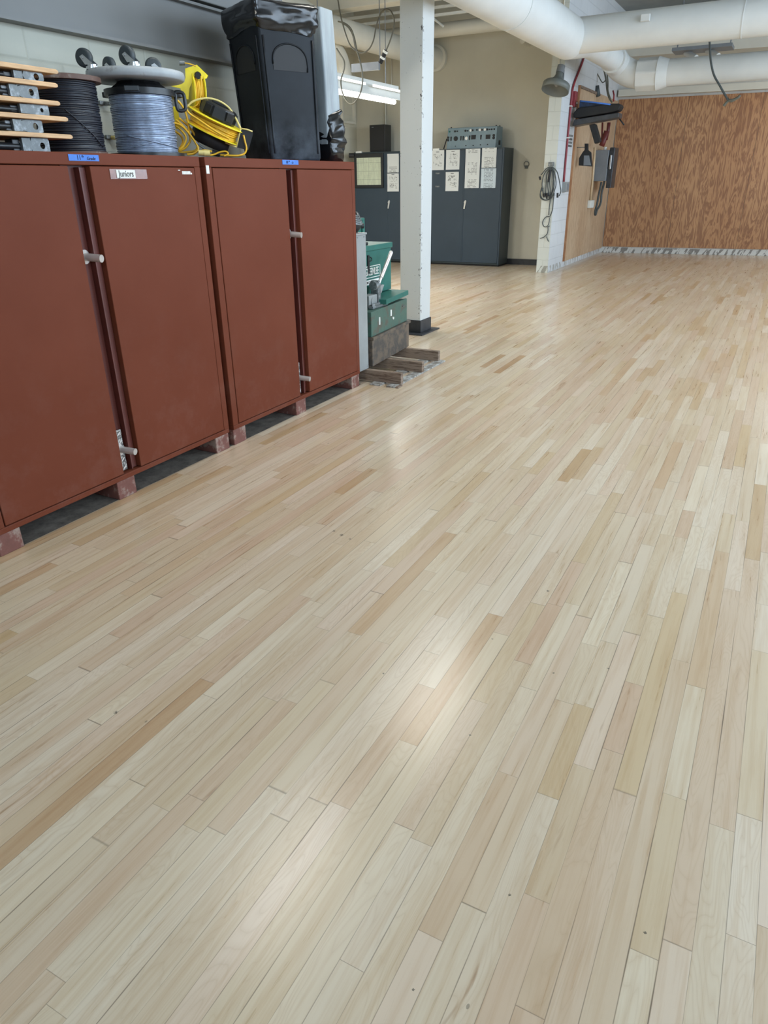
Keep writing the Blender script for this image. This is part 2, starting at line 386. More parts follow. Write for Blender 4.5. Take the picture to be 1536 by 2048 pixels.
def thing(name, label, cat, loc=(0,0,0), rotz=0, group=None, rot=None):
    o = bpy.data.objects.new(name, None); C.objects.link(o); o.empty_display_size = .1
    o.location = loc; o.rotation_euler = rot or (0,0,rotz)
    o['label'] = label; o['category'] = cat
    if group: o['group'] = group
    ROOT[o.name] = Vector(loc)
    return o
def tag(o, label, cat, group=None):
    o['label'] = label; o['category'] = cat
    if group: o['group'] = group
    return o
def struct(o, label=None):
    o['kind'] = 'structure'
    if label: o['label'] = label
    return o
def recenter(o, c):
    """Put a single-mesh thing's origin at c (world)."""
    c = Vector(c); o.data.transform(Matrix.Translation(-c)); o.location = c
    ROOT[o.name] = c
    return o
def text(body, size, mat, parent, loc, rot=(PI/2,0,0), name='lettering', sx=1.0, extr=.0006, shear=0.0):
    cu = bpy.data.curves.new(name, 'FONT'); cu.body = body; cu.size = size; cu.extrude = extr; cu.shear = shear
    cu.align_x = 'CENTER'; cu.align_y = 'CENTER'
    tmp = bpy.data.objects.new('tmp', cu); C.objects.link(tmp); bpy.context.view_layer.update()
    me = bpy.data.meshes.new_from_object(tmp.evaluated_get(bpy.context.evaluated_depsgraph_get()))
    bpy.data.objects.remove(tmp)
    T = Matrix.Translation(Vector(loc)) @ Matrix.LocRotScale(None, __import__('mathutils').Euler(rot), Vector((sx,1,1)))
    me.transform(T); off = ROOT[parent.name] if parent is not None else Vector((0,0,0))
    me.transform(Matrix.Translation(-off))
    me.materials.clear(); me.materials.append(mat)
    o = bpy.data.objects.new(name, me); C.objects.link(o)
    if parent is not None: o.parent = parent
    ROOT[o.name] = off
    return o

# ================================================================== SETTING
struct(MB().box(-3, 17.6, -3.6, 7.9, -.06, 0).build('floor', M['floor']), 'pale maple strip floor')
struct(MB().box(-3, 17.6, -3.6, 7.9, 4.3, 4.4).build('ceiling', M['ceil']))
struct(MB().box(-3, 5.0, 3.42+.06, 3.68, 0, 4.3).build('wall_left', M['wallL']), 'cream painted block wall behind the brown cabinets')
struct(MB().box(4.8, 5.0, 3.68, 7.9, 0, 4.3).build('wall_return', M['wallOut']))
struct(MB().box(13.45, 13.6, 3.62, 7.9, 0, 4.3).build('wall_far', M['wallBeige']), 'beige wall behind the charcoal cabinets')
struct(MB().box(5.0, 13.45, 7.73, 7.9, 0, 4.3).build('wall_side', M['wallSide']))
b = MB(); b.box(-3, -2.9, -3.6, 3.5, 0, 1.9).box(-3, -2.9, -3.6, 3.5, 3.9, 4.3)
for a_, b_ in ((-3.6,-2.6),(.2,3.5)): b.box(-3, -2.9, a_, b_, 1.9, 3.9)
struct(b.build('wall_rear', M['wallOut']))
y0 = -2.6; f = MB()
for (a, b, c, d) in ((y0,y0+.06,1.9,3.9),(y0+2.74,y0+2.8,1.9,3.9),(y0+.06,y0+2.74,1.9,1.96),(y0+.06,y0+2.74,3.84,3.9),(y0+1.37,y0+1.43,1.96,3.84)): f.box(-2.98,-2.92,a,b,c,d)
struct(f.build('window_6', M['fixture']))  # assumed rear window, unseen behind the camera, added for bluish light
l = bpy.data.lights.new('assumed_daylight','AREA'); l.shape='RECTANGLE'; l.size=2.0; l.size_y=2.8; l.energy=112; l.color=(.58,.78,1)
lo = bpy.data.objects.new('assumed_daylight', l); C.objects.link(lo); lo.location=(-3.1, y0+1.4, 2.9); lo.rotation_euler=(0,-PI/2,0)  # area light added outside the assumed rear opening
# pier: white long side + cream end
struct(MB().box(12.352, 16.5, 3.42, 3.62, 0, 4.3).build('wall_pier', M['wallWhite']), 'white painted block wall with adhesive drips at its foot')
struct(MB().box(12.34, 12.352, 3.422, 3.618, 0, 4.3).build('wall_pier_end', M['wallEnd']))
# back wall, running very slightly askew
TH = math.atan(.10)
BW = Matrix.Translation((16.40, 3.42, 0)) @ Matrix.Rotation(TH, 4, 'Z')   # local -y runs along the wall
struct(MB().box(0, .2, -7.05, .6, 0, 4.3, BW).build('wall_back', M['wallBack']))
# unseen right wall; its windows are assumed, with area lights outside them
wy = -3.4
wb = MB(); xs = [-3, 1.0, 3.6, 4.4, 7.0, 7.8, 10.4, 11.2, 13.8, 17.6]
wb.box(-3, 17.0, wy-.2, wy, 0, 1.4).box(-3, 17.6, wy-.2, wy, 3.9, 4.3)
for a, b in ((-3,1.0),(3.6,4.4),(7.0,7.8),(10.4,11.2),(13.8,17.6)): wb.box(a, b, wy-.2, wy, 1.4, 3.9)
struct(wb.build('wall_right', M['wallOut']))
for i, x0 in enumerate((1.0, 4.4, 7.8, 11.2)):
    f = MB()
    for (a, b, c, d) in ((x0, x0+.06, 1.4, 3.9), (x0+2.54, x0+2.6, 1.4, 3.9), (x0+.06, x0+2.54, 1.4, 1.46), (x0+.06, x0+2.54, 3.84, 3.9), (x0+1.27, x0+1.33, 1.46, 3.84), (x0+.06, x0+1.27, 2.6, 2.64), (x0+1.33, x0+2.54, 2.6, 2.64)):
        f.box(a, b, wy-.14, wy-.06, c, d)
    struct(f.build('window_%d' % (i+1), M['fixture']))  # frames of the assumed right windows, out of view
# dim far window frame seen beside the bins
w5 = MB()
for (a, b, c, d) in ((12.4,12.44,2.45,2.95),(13.3,13.34,2.45,2.95),(12.44,13.3,2.45,2.49),(12.44,13.3,2.91,2.95),(12.86,12.9,2.49,2.91)):
    w5.box(a, b, 7.68, 7.73, c, d)
struct(w5.build('window_5', M['ductW']))
# baseboards
struct(MB().box(13.42, 13.45, 3.62, 7.73, 0, .1).build('baseboard_far', M['rubber']))
# plywood cladding on back wall
for i, (a, b) in enumerate(((-.035,-1.335),(-1.339,-2.639),(-2.643,-3.943))):
    lab = ['plywood sheet on the back wall next to the inner corner','plywood sheet on the back wall, second from the inner corner','plywood sheet on the back wall at the photo right edge','plywood sheet on the back wall beyond the right edge','plywood sheet on the back wall furthest right'][i]
    o = tag(MB().box(-.02, -.001, b, a, .125, 2.86, BW).build('plywood_sheet', M['ply']), lab, 'wall panel', 'plywood sheets cladding the back wall')
    if i == 0: first_ply = o
# plywood cladding on pier side
t = thing('plywood_side_panel', 'lighter plywood sheet on the side wall carrying the grey switch box', 'wall panel', (13.3, 3.4, .1))
MB().box(13.3, 16.37, 3.396, 3.419, .1, 2.83).build('sheet', M['ply2'], t)
MB().box(13.27, 13.3, 3.385, 3.419, .1, 2.83).build('edge_strip', M['ply2y'], t)
MB().box(13.3, 14.6, 3.38, 3.396, 2.79, 2.83).build('top_strip', M['oldwood'], t)

# beams
def ibeam(name, label, x0, x1, y0, y1, z0, z1, mat, axis, group=None):
    t = thing(name, label, 'beam', (x0, y0, z0), group=group)
    e = .014
    if axis == 'x':
        c = (y0+y1)/2
        MB().box(x0, x1, y0+.045, y0+.06, z0+e, z1-e).build('web', mat, t)
        MB().box(x0, x1, y0, y1, z0, z0+e).box(x0, x1, y0, y1, z1-e, z1).build('flange', mat, t)
    else:
        c = (x0+x1)/2
        MB().box(c-.008, c+.008, y0, y1, z0+e, z1-e).build('web', mat, t)
        MB().box(x0, x1, y0, y1, z0, z0+e).box(x0, x1, y0, y1, z1-e, z1).build('flange', mat, t)
    return t
ibeam('steel_beam', 'grey painted steel beam along the block wall above the brown cabinets', -2.8, 4.98, 3.40, 3.475, 2.14, 2.425, M['steelbeam'], 'x')
t = thing('wall_duct', 'wide grey rectangular duct above the steel beam on the left wall', 'duct', (-2.8, 3.38, 2.44))
MB().box(-2.8, 4.9, 3.385, 3.475, 2.437, 3.0).build('duct_body', M['steelbeam'], t, .005)
tag(recenter(MB().box(10.7, 10.95, 3.7, 7.7, 3.74, 4.28).build('ceiling_beam', M['ductW'], None, .004), (10.8, 5.7, 3.74)), 'cream ceiling beam crossing left of the column', 'beam')
BB = MB().box(-.6, -.03, -6.75, -.02, 3.5, 3.75, BW); tag(recenter(BB.build('soffit_beam', M['wallOut'], None, .004), (16.1, 0, 3.5)), 'pale soffit beam above the plywood wall', 'beam')
tag(recenter(MB().box(-.16, -.02, -6.75, -.02, 2.9, 3.02, BW).build('ledge_beam', M['wallOut'], None, .004), (16.3, 0, 2.9)), 'pale ledge running just above the plywood sheets', 'beam')
for i, (y, lab) in enumerate(((-2.9, 'ceiling joist furthest right'), (-.6, 'ceiling joist above the right part of the floor'))):
    tag(recenter(MB().box(-2.8, 16, y-.06, y+.06, 4.0, 4.29).build('ceiling_joist', M['ceil'], None), (6, y, 4.0)), lab, 'joist', 'ceiling joists')

# ---- column
t = thing('steel_column', 'square white painted steel column with black base', 'column', (6.78, 3.245, 0))
MB().box(6.66, 6.9, 3.13, 3.36, .13, 4.29).build('shaft', M['colm'], t, .006)
MB().box(6.65, 6.91, 3.12, 3.37, .012, .135).build('base_boot', M['rubber'], t, .004)
MB().box(6.56, 7.0, 3.06, 3.44, 0, .012).build('base_plate', M['plate'], t, .002)

# ---- ducts
def seam(mb, a, b, r, ks, extra=.006, w=.02):
    a = Vector(a); b = Vector(b); d = (b-a).normalized()
    for q in ks: mb.cyl(a+d*q, a+d*(q+w), r+extra, n=40)
t = thing('supply_duct', 'large white round duct with side branches overhead', 'duct', (10.2, 2.82, 3.03))
MB().cyl((-1, 2.82, 3.03), (10.25, 2.82, 3.03), .235, n=48).build('main_pipe', M['duct'], t)
for q in (2.3, 4.7, 7.0, 9.0): b = MB(); seam(b, (-1,2.82,3.03), (10.25,2.82,3.03), .235, (q,)); b.build('seam_ring', M['duct'], t)
MB().cyl((10.25, 2.82, 3.03), (11.2, 2.80, 3.085), .235, .16, n=48).build('reducer', M['duct'], t)
MB().cyl((11.2, 2.80, 3.085), (12.75, 2.79, 3.085), .16, n=48).build('tail_pipe', M['duct'], t)
MB().cyl((12.7, 2.79, 3.085), (12.77, 2.79, 3.085), .188, n=40).build('collar', M['duct'], t)
MB().cyl((12.84, 2.79, 3.085), (12.90, 2.79, 3.075), .193, n=40).build('collar', M['duct'], t)
MB().tube(smooth_path([(12.74,2.79,3.085),(12.93,2.78,3.065),(13.05,2.73,3.0),(13.09,2.58,2.92),(13.09,2.44,2.888)], 5), .188, 32).build('elbow', M['duct'], t)
MB().cyl((13.09, 2.46, 2.888), (13.09, 2.14, 2.888), .23, n=8, smooth=False).build('transition', M['duct'], t, .02)
MB().cyl((13.09, 2.16, 2.888), (13.09, 2.01, 2.888), .23, .183, n=32).build('cone', M['duct'], t)
MB().cyl((13.09, 2.03, 2.888), (13.09, -3.3, 2.888), .181, n=48).build('cross_pipe', M['duct'], t)
MB().cyl((10.27, 2.82, 3.04), (10.27, -3.3, 3.065), .193, n=48).build('branch_pipe', M['duct'], t)
MB().box(10.02, 10.07, 1.83, 1.93, 3.08, 3.15).build('test_port', M['duct'], t, .004)
for q in (1.6, 3.4): b = MB(); seam(b, (10.27,2.45,3.042), (10.27,-3.3,3.065), .193, (q,), .004, .012); b.build('branch_seam', M['duct'], t)
for x_ in (1.0, 5.0, 9.0): MB().cyl((x_,2.82,3.26),(x_,2.82,4.3),.008,n=8).build('hanger', M['boxgrey'], t)

t = thing('return_duct', 'cream round duct with elbow near the far hanging lamp', 'duct', (9, 6.6, 3.5))
MB().cyl((6.5,6.75,3.62), (9.7,6.75,3.62), .27, n=40).build('wide_pipe', M['ductW'], t)
MB().cyl((9.7,6.75,3.62), (10.2,6.5,3.5), .27, .19, n=40).build('reducer', M['ductW'], t)
MB().cyl((10.2,6.5,3.5), (13.42,6.045,3.41), .17, n=40).build('narrow_pipe', M['ductW'], t)
MB().cyl((13.36,6.04,3.41), (13.44,6.04,3.41), .205, n=32).build('wall_collar', M['ductW'], t)
MB().tube(smooth_path([(10.6,6.9,3.5),(10.8,6.75,3.4),(10.95,6.6,3.2),(11,6.55,2.95),(11,6.55,2.78)], 5), .145, 24).build('drop_elbow', M['ductW'], t)

tag(recenter(MB().cyl((12.9, 7.6, 3.735), (12.9, 3.7, 3.735), .105, n=32).build('cross_duct', M['ductW']), (12.9, 5.6, 3.66)), 'slimmer cream pipe crossing in front of the beige wall top', 'pipe')
tag(recenter(MB().cyl((13.1,4.36,3.5),(13.452,4.36,3.5),.045,n=20).build('pipe_stub', M['ductW']), (13.4,4.36,3.5)), 'small capped pipe stub high on the beige wall', 'pipe')
for i,(x,z,lab) in enumerate(((12.0,3.76,'lower white strut beyond the column near the ceiling'),(12.0,3.86,'upper white strut beyond the column near the ceiling'),(11.5,3.86,'white strut nearest the cream ceiling beam'))):
    tag(recenter(MB().box(x,x+.04,3.75,7.7,z,z+.035).build('strut', M['fixture']), (x,5.7,z)), lab, 'strut', 'struts under the ceiling')
o = MB().cyl((12.02,5.5,3.76),(12.02,5.3,3.62),.016,n=8); o.build('brace', M['fixture'], bpy.data.objects['strut'])
t = thing('support_tray', 'dark tray holding pipe ends above the far cross duct', 'tray', (15.2,1.8,3.42))
MB().box(15.0,15.5,1.35,2.3,3.42,3.47).build('tray_body', M['boxgrey'], t)
for y in (1.95, 1.6): MB().cyl((15.3,y+.15,3.42),(15.1,y-.05,3.30),.05,n=16).build('pipe_end', M['fixture'], t)
for y in (1.4, 2.25): MB().cyl((15.25,y,3.47),(15.25,y,4.3),.01,n=8).build('hanger', M['boxgrey'], t)
# thin conduits on beige wall
tag(recenter(MB().cyl((13.43,7.08,1.96),(13.43,7.08,3.6),.012,n=8).build('wall_conduit', M['ductW']),(13.43,7.08,2.7)),'thin painted conduit behind the black speaker','conduit')
tag(recenter(MB().cyl((13.43,6.95,2.8),(13.43,6.95,3.6),.012,n=8).build('wall_conduit', M['ductW']),(13.43,6.95,3.2)),'short thin painted conduit left of the column','conduit')

# ---- lamps
def strip_lamp(x, y, z, lab, L=1.22, axis='x', power=60, grp='ceiling strip lamps', col=(1,.96,.89)):
    t = thing('strip_lamp', lab, 'lamp', (x, y, z), 0 if axis == 'x' else PI/2, grp)
    MB().box(-L/2, L/2, -.08, .08, .03, .09).build('housing', M['fixture'], t, .004, True)
    for s in (-1, 1): MB().cyl((-L/2+.02, s*.045, .012), (L/2-.02, s*.045, .012), .016, n=12).build('tube', M['tube'], t, 0, True)
    for s in (-1, 1): MB().cyl((s*L*.35, 0, .09), (s*L*.35, 0, 4.3-z), .006, n=8).build('hanger', M['boxgrey'], t, 0, True)
    l = bpy.data.lights.new('lamp_light', 'AREA'); l.shape = 'RECTANGLE'; l.size = L; l.size_y = .16; l.energy = power; l.color = col
    lo = bpy.data.objects.new('lamp_light', l); C.objects.link(lo); lo.location = (x, y, z-.02); lo.rotation_euler = (0, 0, 0 if axis == 'x' else PI/2)
    return t
LAMPS = [(2.86,2.35,3.3,'strip lamp over the first brown cabinet'),(5.1,2.2,3.3,'strip lamp over the pallet'),
         (5.2,-2.4,3.5,'added unseen strip lamp over the right side, nearest'),(9.0,-2.4,3.5,'added unseen strip lamp over the right side, farthest'),(15.3,-.6,3.5,'added unseen strip lamp near the plywood wall')]  # right-side and plywood-wall lamps are unseen, added as extra light sources
for (x,y,z,l) in LAMPS: strip_lamp(x,y,z,l, power=17*(.65 if x < 3 else 1))
t = thing('reflector_lamp', 'lit twin tube reflector lamp hanging left of the column', 'lamp', (8.9, 5.0, 2.37))
MB().prism([(-.13,.0),(-.05,.13),(.05,.13),(.13,.0),(.12,.0),(.045,.118),(-.045,.118),(-.12,.0)], 2.5, Matrix.Translation((9.84,5.0,2.42)) @ Matrix.Rotation(PI/2,4,'Z')).build('reflector', M['fixture'], t)
MB().box(7.4,9.8,4.96,5.04,2.55,2.60).build('housing', M['fixture'], t, .004)
MB().cyl((7.4,4.93,2.40),(9.6,4.93,2.40),.03,n=14).build('tube', M['tube'], t)
MB().cyl((7.4,5.07,2.42),(9.84,5.07,2.42),.022,n=14).build('tube', M['tube'], t)
MB().box(7.4,8.7,4.855,4.868,2.51,2.535).box(8.9,9.84,4.855,4.868,2.51,2.535).build('side_slot', M['tubeoff'], t)
for x_ in (7.9, 9.5): MB().cyl((x_,5.0,2.6),(x_,5.0,4.3),.006,n=8).build('hanger', M['boxgrey'], t)
l = bpy.data.lights.new('reflector_light','AREA'); l.shape='RECTANGLE'; l.size=2.4; l.size_y=.2; l.energy=45; l.color=(1,.97,.92)
lo = bpy.data.objects.new('reflector_light', l); C.objects.link(lo); lo.location=(8.6,5.0,2.36)
for i,(x,y) in enumerate(((7.0,5.6),(9.3,6.15))):
    strip_lamp(x,y,3.1 if i else 3.1,['added unseen strip lamp in the side bay nearest','added unseen strip lamp in the side bay by the charcoal cabinets'][i], power=66, col=(.93,.97,1))  # unseen bay lamps, added to brighten the beige wall
# area lights outside the assumed right windows, standing in for sky light
for x0 in (1.0, 4.4, 7.8, 11.2):
    l = bpy.data.lights.new('assumed_daylight','AREA'); l.shape='RECTANGLE'; l.size=2.6; l.size_y=2.4; l.energy=200; l.color=(.64,.81,1)
    lo = bpy.data.objects.new('assumed_daylight', l); C.objects.link(lo); lo.location=(x0+1.3, wy-.3, 2.65); lo.rotation_euler=(PI/2,0,0)

# ================================================================== BROWN JOBSITE CABINETS
def brown_cabinet(x0, lab, first):
    F = 2.676; W = 1.52; B = 3.42; t = thing('jobsite_cabinet', lab, 'cabinet', (x0+W/2, F+.37, 0), group='brown steel jobsite cabinets')
    z0, z1 = .096, 1.555
    b = MB(); b.box(x0, x0+W, F+.052, B, z0, z1)
    b.box(x0, x0+W, F, F+.052, 1.508, z1).box(x0, x0+W, F, F+.052, z0, .122)
    b.box(x0, x0+.048, F, F+.052, .122, 1.508).box(x0+W-.042, x0+W, F, F+.052, .122, 1.508)
    b.build('body', M['brown'], t, .003)
    # doors
    for i, (a, c) in enumerate(((.052, .708), (.822, 1.474))):
        d = MB().box(x0+a, x0+c, F-.002, F+.04, .127, 1.504).build('door', M['brown'], t, .003)
        if first and i == 1:
            MB().box(2.457, 2.677, F-.0045, F-.0022, 1.454, 1.494).build('label_holder', M['clear'], d)
            lb = MB().box(2.493, 2.603, F-.0065, F-.0046, 1.458, 1.491).build('name_label', M['paper'], d)
            text('Juniors', .037, M['inkk'], d, (2.548, F-.0072, 1.4745), sx=.85)
            g = MB()
            for q in range(6): 
                xx = 2.915+q*.010; g.box(xx, xx+.008, F-.004, F-.002, 1.474, 1.488)
            g.box(2.888, 2.902, F-.004, F-.002, 1.490, 1.494).box(2.976, 2.984, F-.004, F-.002, 1.474, 1.481)
            g.build('maker_mark', M['white'], d)
    # centre channel
    c = MB(); c.box(x0+.708, x0+.822, F+.045, F+.053, .122, 1.508); c.build('channel_plate', M['brownD'], t)
    c = MB(); c.box(x0+.775, x0+.783, F+.012, F+.045, .127, 1.50); c.box(x0+.783, x0+.818, F+.026, F+.045, .127, 1.50); c.build('door_lip', M['brownD'], t, .001)
    tz = (.13, .34)
    c = MB(); c.box(x0+.709, x0+.760, F+.028, F+.036, tz[0], tz[1]); k = c.build('tread_plate', M['tread'], t, .001)
    r = MB()
    for q in range(9):
        zz = tz[0]+.015+q*.022; sx = .722 if q % 2 else .742
        T = Matrix.Translation((x0+sx, F+.027, zz)) @ Matrix.Rotation((.7 if q % 2 else -.7), 4, 'Y')
        r.box(-.011, .011, -.001, .001, -.003, .003, T)
    r.build('tread_bar', M['pin'], k)
    for z in (1.142, .24):
        h = MB(); h.cyl((x0+.738, F+.03, z+.002), (x0+.757, F-.052, z-.004), .0165, n=24); hh = h.build('locking_pin', M['pin'], t, .002)
        MB().cyl((x0+.736, F+.036, z+.002), (x0+.738, F+.026, z+.002), .03, n=24).build('pin_collar', M['pin'], hh)
    # skids
    for a in (0, .66, 1.40):
        MB().box(x0+a, x0+a+.115, F+.006, B, 0, z0).build('skid', M['skid'], t, .004)
    return t
c1 = brown_cabinet(1.532, 'brown steel double door cabinet nearest the camera, labelled Juniors', True)
c2 = brown_cabinet(3.093, 'brown steel double door cabinet beside the pallet, under the black bin', False)
F = 2.676
tp = MB().box(2.253, 2.411, F-.002, F-.0004, 1.5235, 1.5475).build('tape_label', M['tape'], c1)
text('11', .026, M['ink'], tp, (2.305, F-.0028, 1.535), sx=.9); text('th', .014, M['ink'], tp, (2.325, F-.0028, 1.541)); text('Grade', .018, M['ink'], tp, (2.368, F-.0028, 1.533), shear=.25)
tp = MB().box(3.77, 3.935, F-.002, F-.0004, 1.529, 1.5535).build('tape_label', M['tape'], c2)
text('10', .022, M['ink'], tp, (3.815, F-.0028, 1.541)); text('th', .012, M['ink'], tp, (3.838, F-.0028, 1.547)); text('Gr', .016, M['ink'], tp, (3.872, F-.0028, 1.539), shear=.25)
MB().box(3.0965, 3.119, F-.0015, F-.0003, 1.478, 1.516).build('white_sticker', M['paper'], c2)

# ================================================================== THINGS ON THE CABINETS
ZT = 1.5555
# five board-and-tube frames
tops = [1.876, 1.825, 1.758, 1.700, 1.633]; ends = [2.43, 2.415, 2.41, 2.437, 2.445]; plx = [[2.268, 2.369], [2.234, 2.329], [2.266, 2.365], [2.218, 2.318], [2.242, 2.334]]
labs = ['plywood board with steel frame, top of the left stack','plywood board with large hole bracket, second from top of the stack','plywood board with steel frame, middle of the left stack','plywood board with steel frame, fourth down in the stack','plywood board with steel frame, lowest, on the brown cabinet']
def plate_hole(mb, x0, x1, z0, z1, y, d, cx, cz, r, n=24):
    out = []; inn = []
    for i in range(n):
        a = 2*PI*i/n; ca, sa = math.cos(a), math.sin(a)
        k = min(((x1-cx) if ca > 0 else (cx-x0))/max(abs(ca),1e-6), ((z1-cz) if sa > 0 else (cz-z0))/max(abs(sa),1e-6))
        out.append((cx+ca*k, cz+sa*k)); inn.append((cx+ca*r, cz+sa*r))
    v = [(p[0], y, p[1]) for p in out]+[(p[0], y, p[1]) for p in inn]+[(p[0], y+d, p[1]) for p in out]+[(p[0], y+d, p[1]) for p in inn]
    f = []
    for i in range(n):
        j = (i+1) % n
        f += [(i,j,n+j,n+i), (2*n+i,3*n+i,3*n+j,2*n+j), (n+i,n+j,3*n+j,3*n+i), (i,2*n+i,2*n+j,j)]
    mb.add(v, f)
for i in range(5):
    zt = tops[i]; zb = (tops[i+1] if i < 4 else ZT); xe = ends[i]; th = .0175
    t = thing('board_frame', labs[i], 'board', (2.1, 2.98, zb), group='plywood boards with steel frames stacked on the cabinet')
    pts = [(1.55, zt), (xe-.01, zt), (xe, zt-.005), (xe, zt-th+.004), (xe-.01, zt-th), (1.55, zt-th)]
    MB().prism(pts, .30, Matrix.Translation((0, 2.85, 0))).build('board', M['pineply'], t, .002)
    g = zt-th-zb; a, b = plx[i]
    m = MB(); plate_hole(m, a, b, zb+.0015, zt-th-.001, 2.875, .004, b-.035, zb+g/2, .0125 if i != 2 else .008)
    m.box(a-.04, a, 2.875, 2.89, zb+.004, zt-th-.003); m.box(a, b, 2.879, 3.02, zt-th-.004, zt-th-.001)
    m.build('bracket', M['steelD'], t)
    m = MB(); m.cyl((1.6, 2.90, zb+g*.42), (a-.02, 2.90, zb+g*.42), min(.014, g*.3), n=14); m.cyl((1.6, 3.05, zb+g*.5), (a+.05, 3.05, zb+g*.5), min(.014, g*.3), n=14)
    m.build('tube_rail', M['black'], t)
    MB().box(a-.075+.01*(i%2), a-.04, 2.89, 2.94, zb+.006, zt-th-.008).build('clamp', M['boxgrey' if i % 2 else 'black'], t, .004)
tag(recenter(MB().box(1.9,2.17,2.93,3.05,1.8765,1.893).build('grey_slab', M['steelD'], None, .004), (2.05,2.99,1.8765)), 'thin grey metal strip lying on the top plywood board', 'metal strip')
tag(recenter(MB().box(2.35,2.60,3.42,3.478,1.99,2.12).build('wall_box', M['lockerG'], None, .02), (2.5,3.45,1.99)), 'grey box fixed to the block wall at the photo left edge', 'box')

def spool(name, lab, cx, cy, z0, z1, r, wr, wmat, group=None):
    t = thing(name, lab, 'wire spool', (cx, cy, ZT), group='wire spools on the cabinet')
    w = MB(); n = int((z1-z0)/(wr*2)); w.cyl((cx,cy,z0), (cx,cy,z1), r-wr*.7, n=40)
    for i in range(n):
        z = z0+wr+(z1-z0-2*wr)*i/(n-1)
        w.ring((cx+random.uniform(-1,1)*wr*.5, cy+random.uniform(-1,1)*wr*.5, z), r+random.uniform(-1,1)*wr*.35, wr, n=48, k=6, jit=random.choice((0,0,1,2))*wr*.6)
    w.build('wire_winding', wmat, t)
    return t
cx, cy = 2.635, 3.08
t = spool('wire_spool', 'spool of black wire with dark wooden flange', cx, cy, 1.575, 1.862, .142, .0042, M['wireB'])
MB().cyl((cx,cy,1.862), (cx,cy,1.882), .172, n=48).build('top_flange', M['redwood'], t, .003)
MB().cyl((cx,cy,ZT), (cx,cy,1.575), .152, n=48).build('bottom_flange', M['redwood'], t, .003)
a0 = 225*PI/180
MB().tube([ (cx+.148*math.cos(a0+q*1.15), cy+.148*math.sin(a0+q*1.15), 1.745-q*.15) for q in [k/14 for k in range(15)]], .003, 6).build('loose_strand', M['wireB'], t)
cx, cy = 3.055, 3.02
t = spool('wire_spool', 'spool of bright aluminium wire under the round dolly', cx, cy, 1.578, 1.835, .150, .0036, M['wireS'])
b = MB(); b.cyl((cx,cy,1.835), (cx,cy,1.862), .172, n=40)
for q in (10, 130, 250):
    a = math.radians(q-35); T = Matrix.Translation((cx,cy,0)) @ Matrix.Rotation(a, 4, 'Z'); b.box(.14, .215, -.035, .035, 1.838, 1.864, T)
b.build('top_flange', M['black'], t, .004)
MB().lathe([(.145,1.862),(.13,1.875),(.11,1.888),(.105,1.897)], loc=(cx,cy,0), n=12, smooth=False).build('hub', M['blackM'], t, .003)
MB().cyl((cx,cy,ZT), (cx,cy,1.578), .185, n=40).build('bottom_flange', M['black'], t, .004)
HD = Matrix.Translation((cx,cy,0)) @ Matrix.Rotation(math.radians(-38), 4, 'Z')
b = MB(); b.tube(smooth_path([(.175,-.02,1.858),(.212,-.02,1.855),(.218,-.02,1.82),(.214,-.02,1.782),(.18,-.02,1.778),(.173,-.02,1.81),(.174,-.02,1.84)], 5, True), .009, 8, True, HD); b.build('carry_handle', M['black'], t)
a0 = 200*PI/180
b = MB(); 
for (q0, z0, z1, sp) in ((3.5,1.60,1.655,2.2),(3.3,1.655,1.60,2.4)):
    b.tube([(cx+.1555*math.cos(q0+sp*k/20), cy+.1555*math.sin(q0+sp*k/20), z0+(z1-z0)*math.sin(PI*k/20/2)) for k in range(21)], .003, 6)
b.build('loose_strand', M['wireS'], t)

# round dolly upside down on the silver spool
dx, dy, dz = 3.025, 3.0, 1.897
t = thing('round_dolly', 'round grey dolly lying upside down, casters up, on the aluminium wire spool', 'dolly', (dx, dy, dz))
MB().lathe([(.10,0),(.225,0),(.233,.005),(.236,.02),(.233,.036),(.226,.04),(.22,.038),(0,.036)], loc=(dx,dy,dz), n=64).build('deck', M['disc'], t)
rt = Vector((.707,-.707,0)); fw = Vector((.707,.707,0))
for i, (a, b_, spin, lean) in enumerate(((-.195, -.07, .9, -.12), (-.10, .16, .6, 0), (.0, -.19, .75, .1), (.13, .16, 1.4, 0), (.19,-.02,0,0))):
    if i == 4: continue
    p = Vector((dx,dy,dz+.037)) + rt*a + fw*b_
    ax = Vector((math.cos(-PI/4-.5*spin+.9), math.sin(-PI/4-.5*spin+.9), 0))      # wheel axle direction
    ax = (rt*math.cos(1.15*spin)+fw*math.sin(1.15*spin)).normalized()
    hz = .050
    perp = ax.cross(Vector((0,0,1))); wc = p + Vector((0,0,hz)) + perp*(-.036)
    cm = MB(); cm.cyl(p, p+Vector((0,0,.012)), .030, n=20); cm.cyl(p+Vector((0,0,.012)), p+Vector((0,0,.022)), .022, n=20)
    for s in (-1, 1):
        q = ax*(s*.018)
        w = [p+q+perp*.022+Vector((0,0,.020)), p+q-perp*.024+Vector((0,0,.020)), wc+q-perp*.012+Vector((0,0,.004)), wc+q+perp*.006+Vector((0,0,.012))]
        e = ax*(s*.0025); vs = [x for x in w]+[x+e for x in w]
        cm.add(vs, [(0,1,2,3),(7,6,5,4),(0,4,5,1),(1,5,6,2),(2,6,7,3),(3,7,4,0)])
    cm.cyl(wc-ax*.024, wc+ax*.024, .006, n=12)
    fork = cm.build('caster', M['steel'], t)
    MB().lathe([(.012,-.015),(.03,-.015),(.040,-.012),(.0415,0),(.040,.012),(.03,.015),(.012,.015)], axis=ax, loc=wc, n=36).build('wheel', M['wheel'], fork)

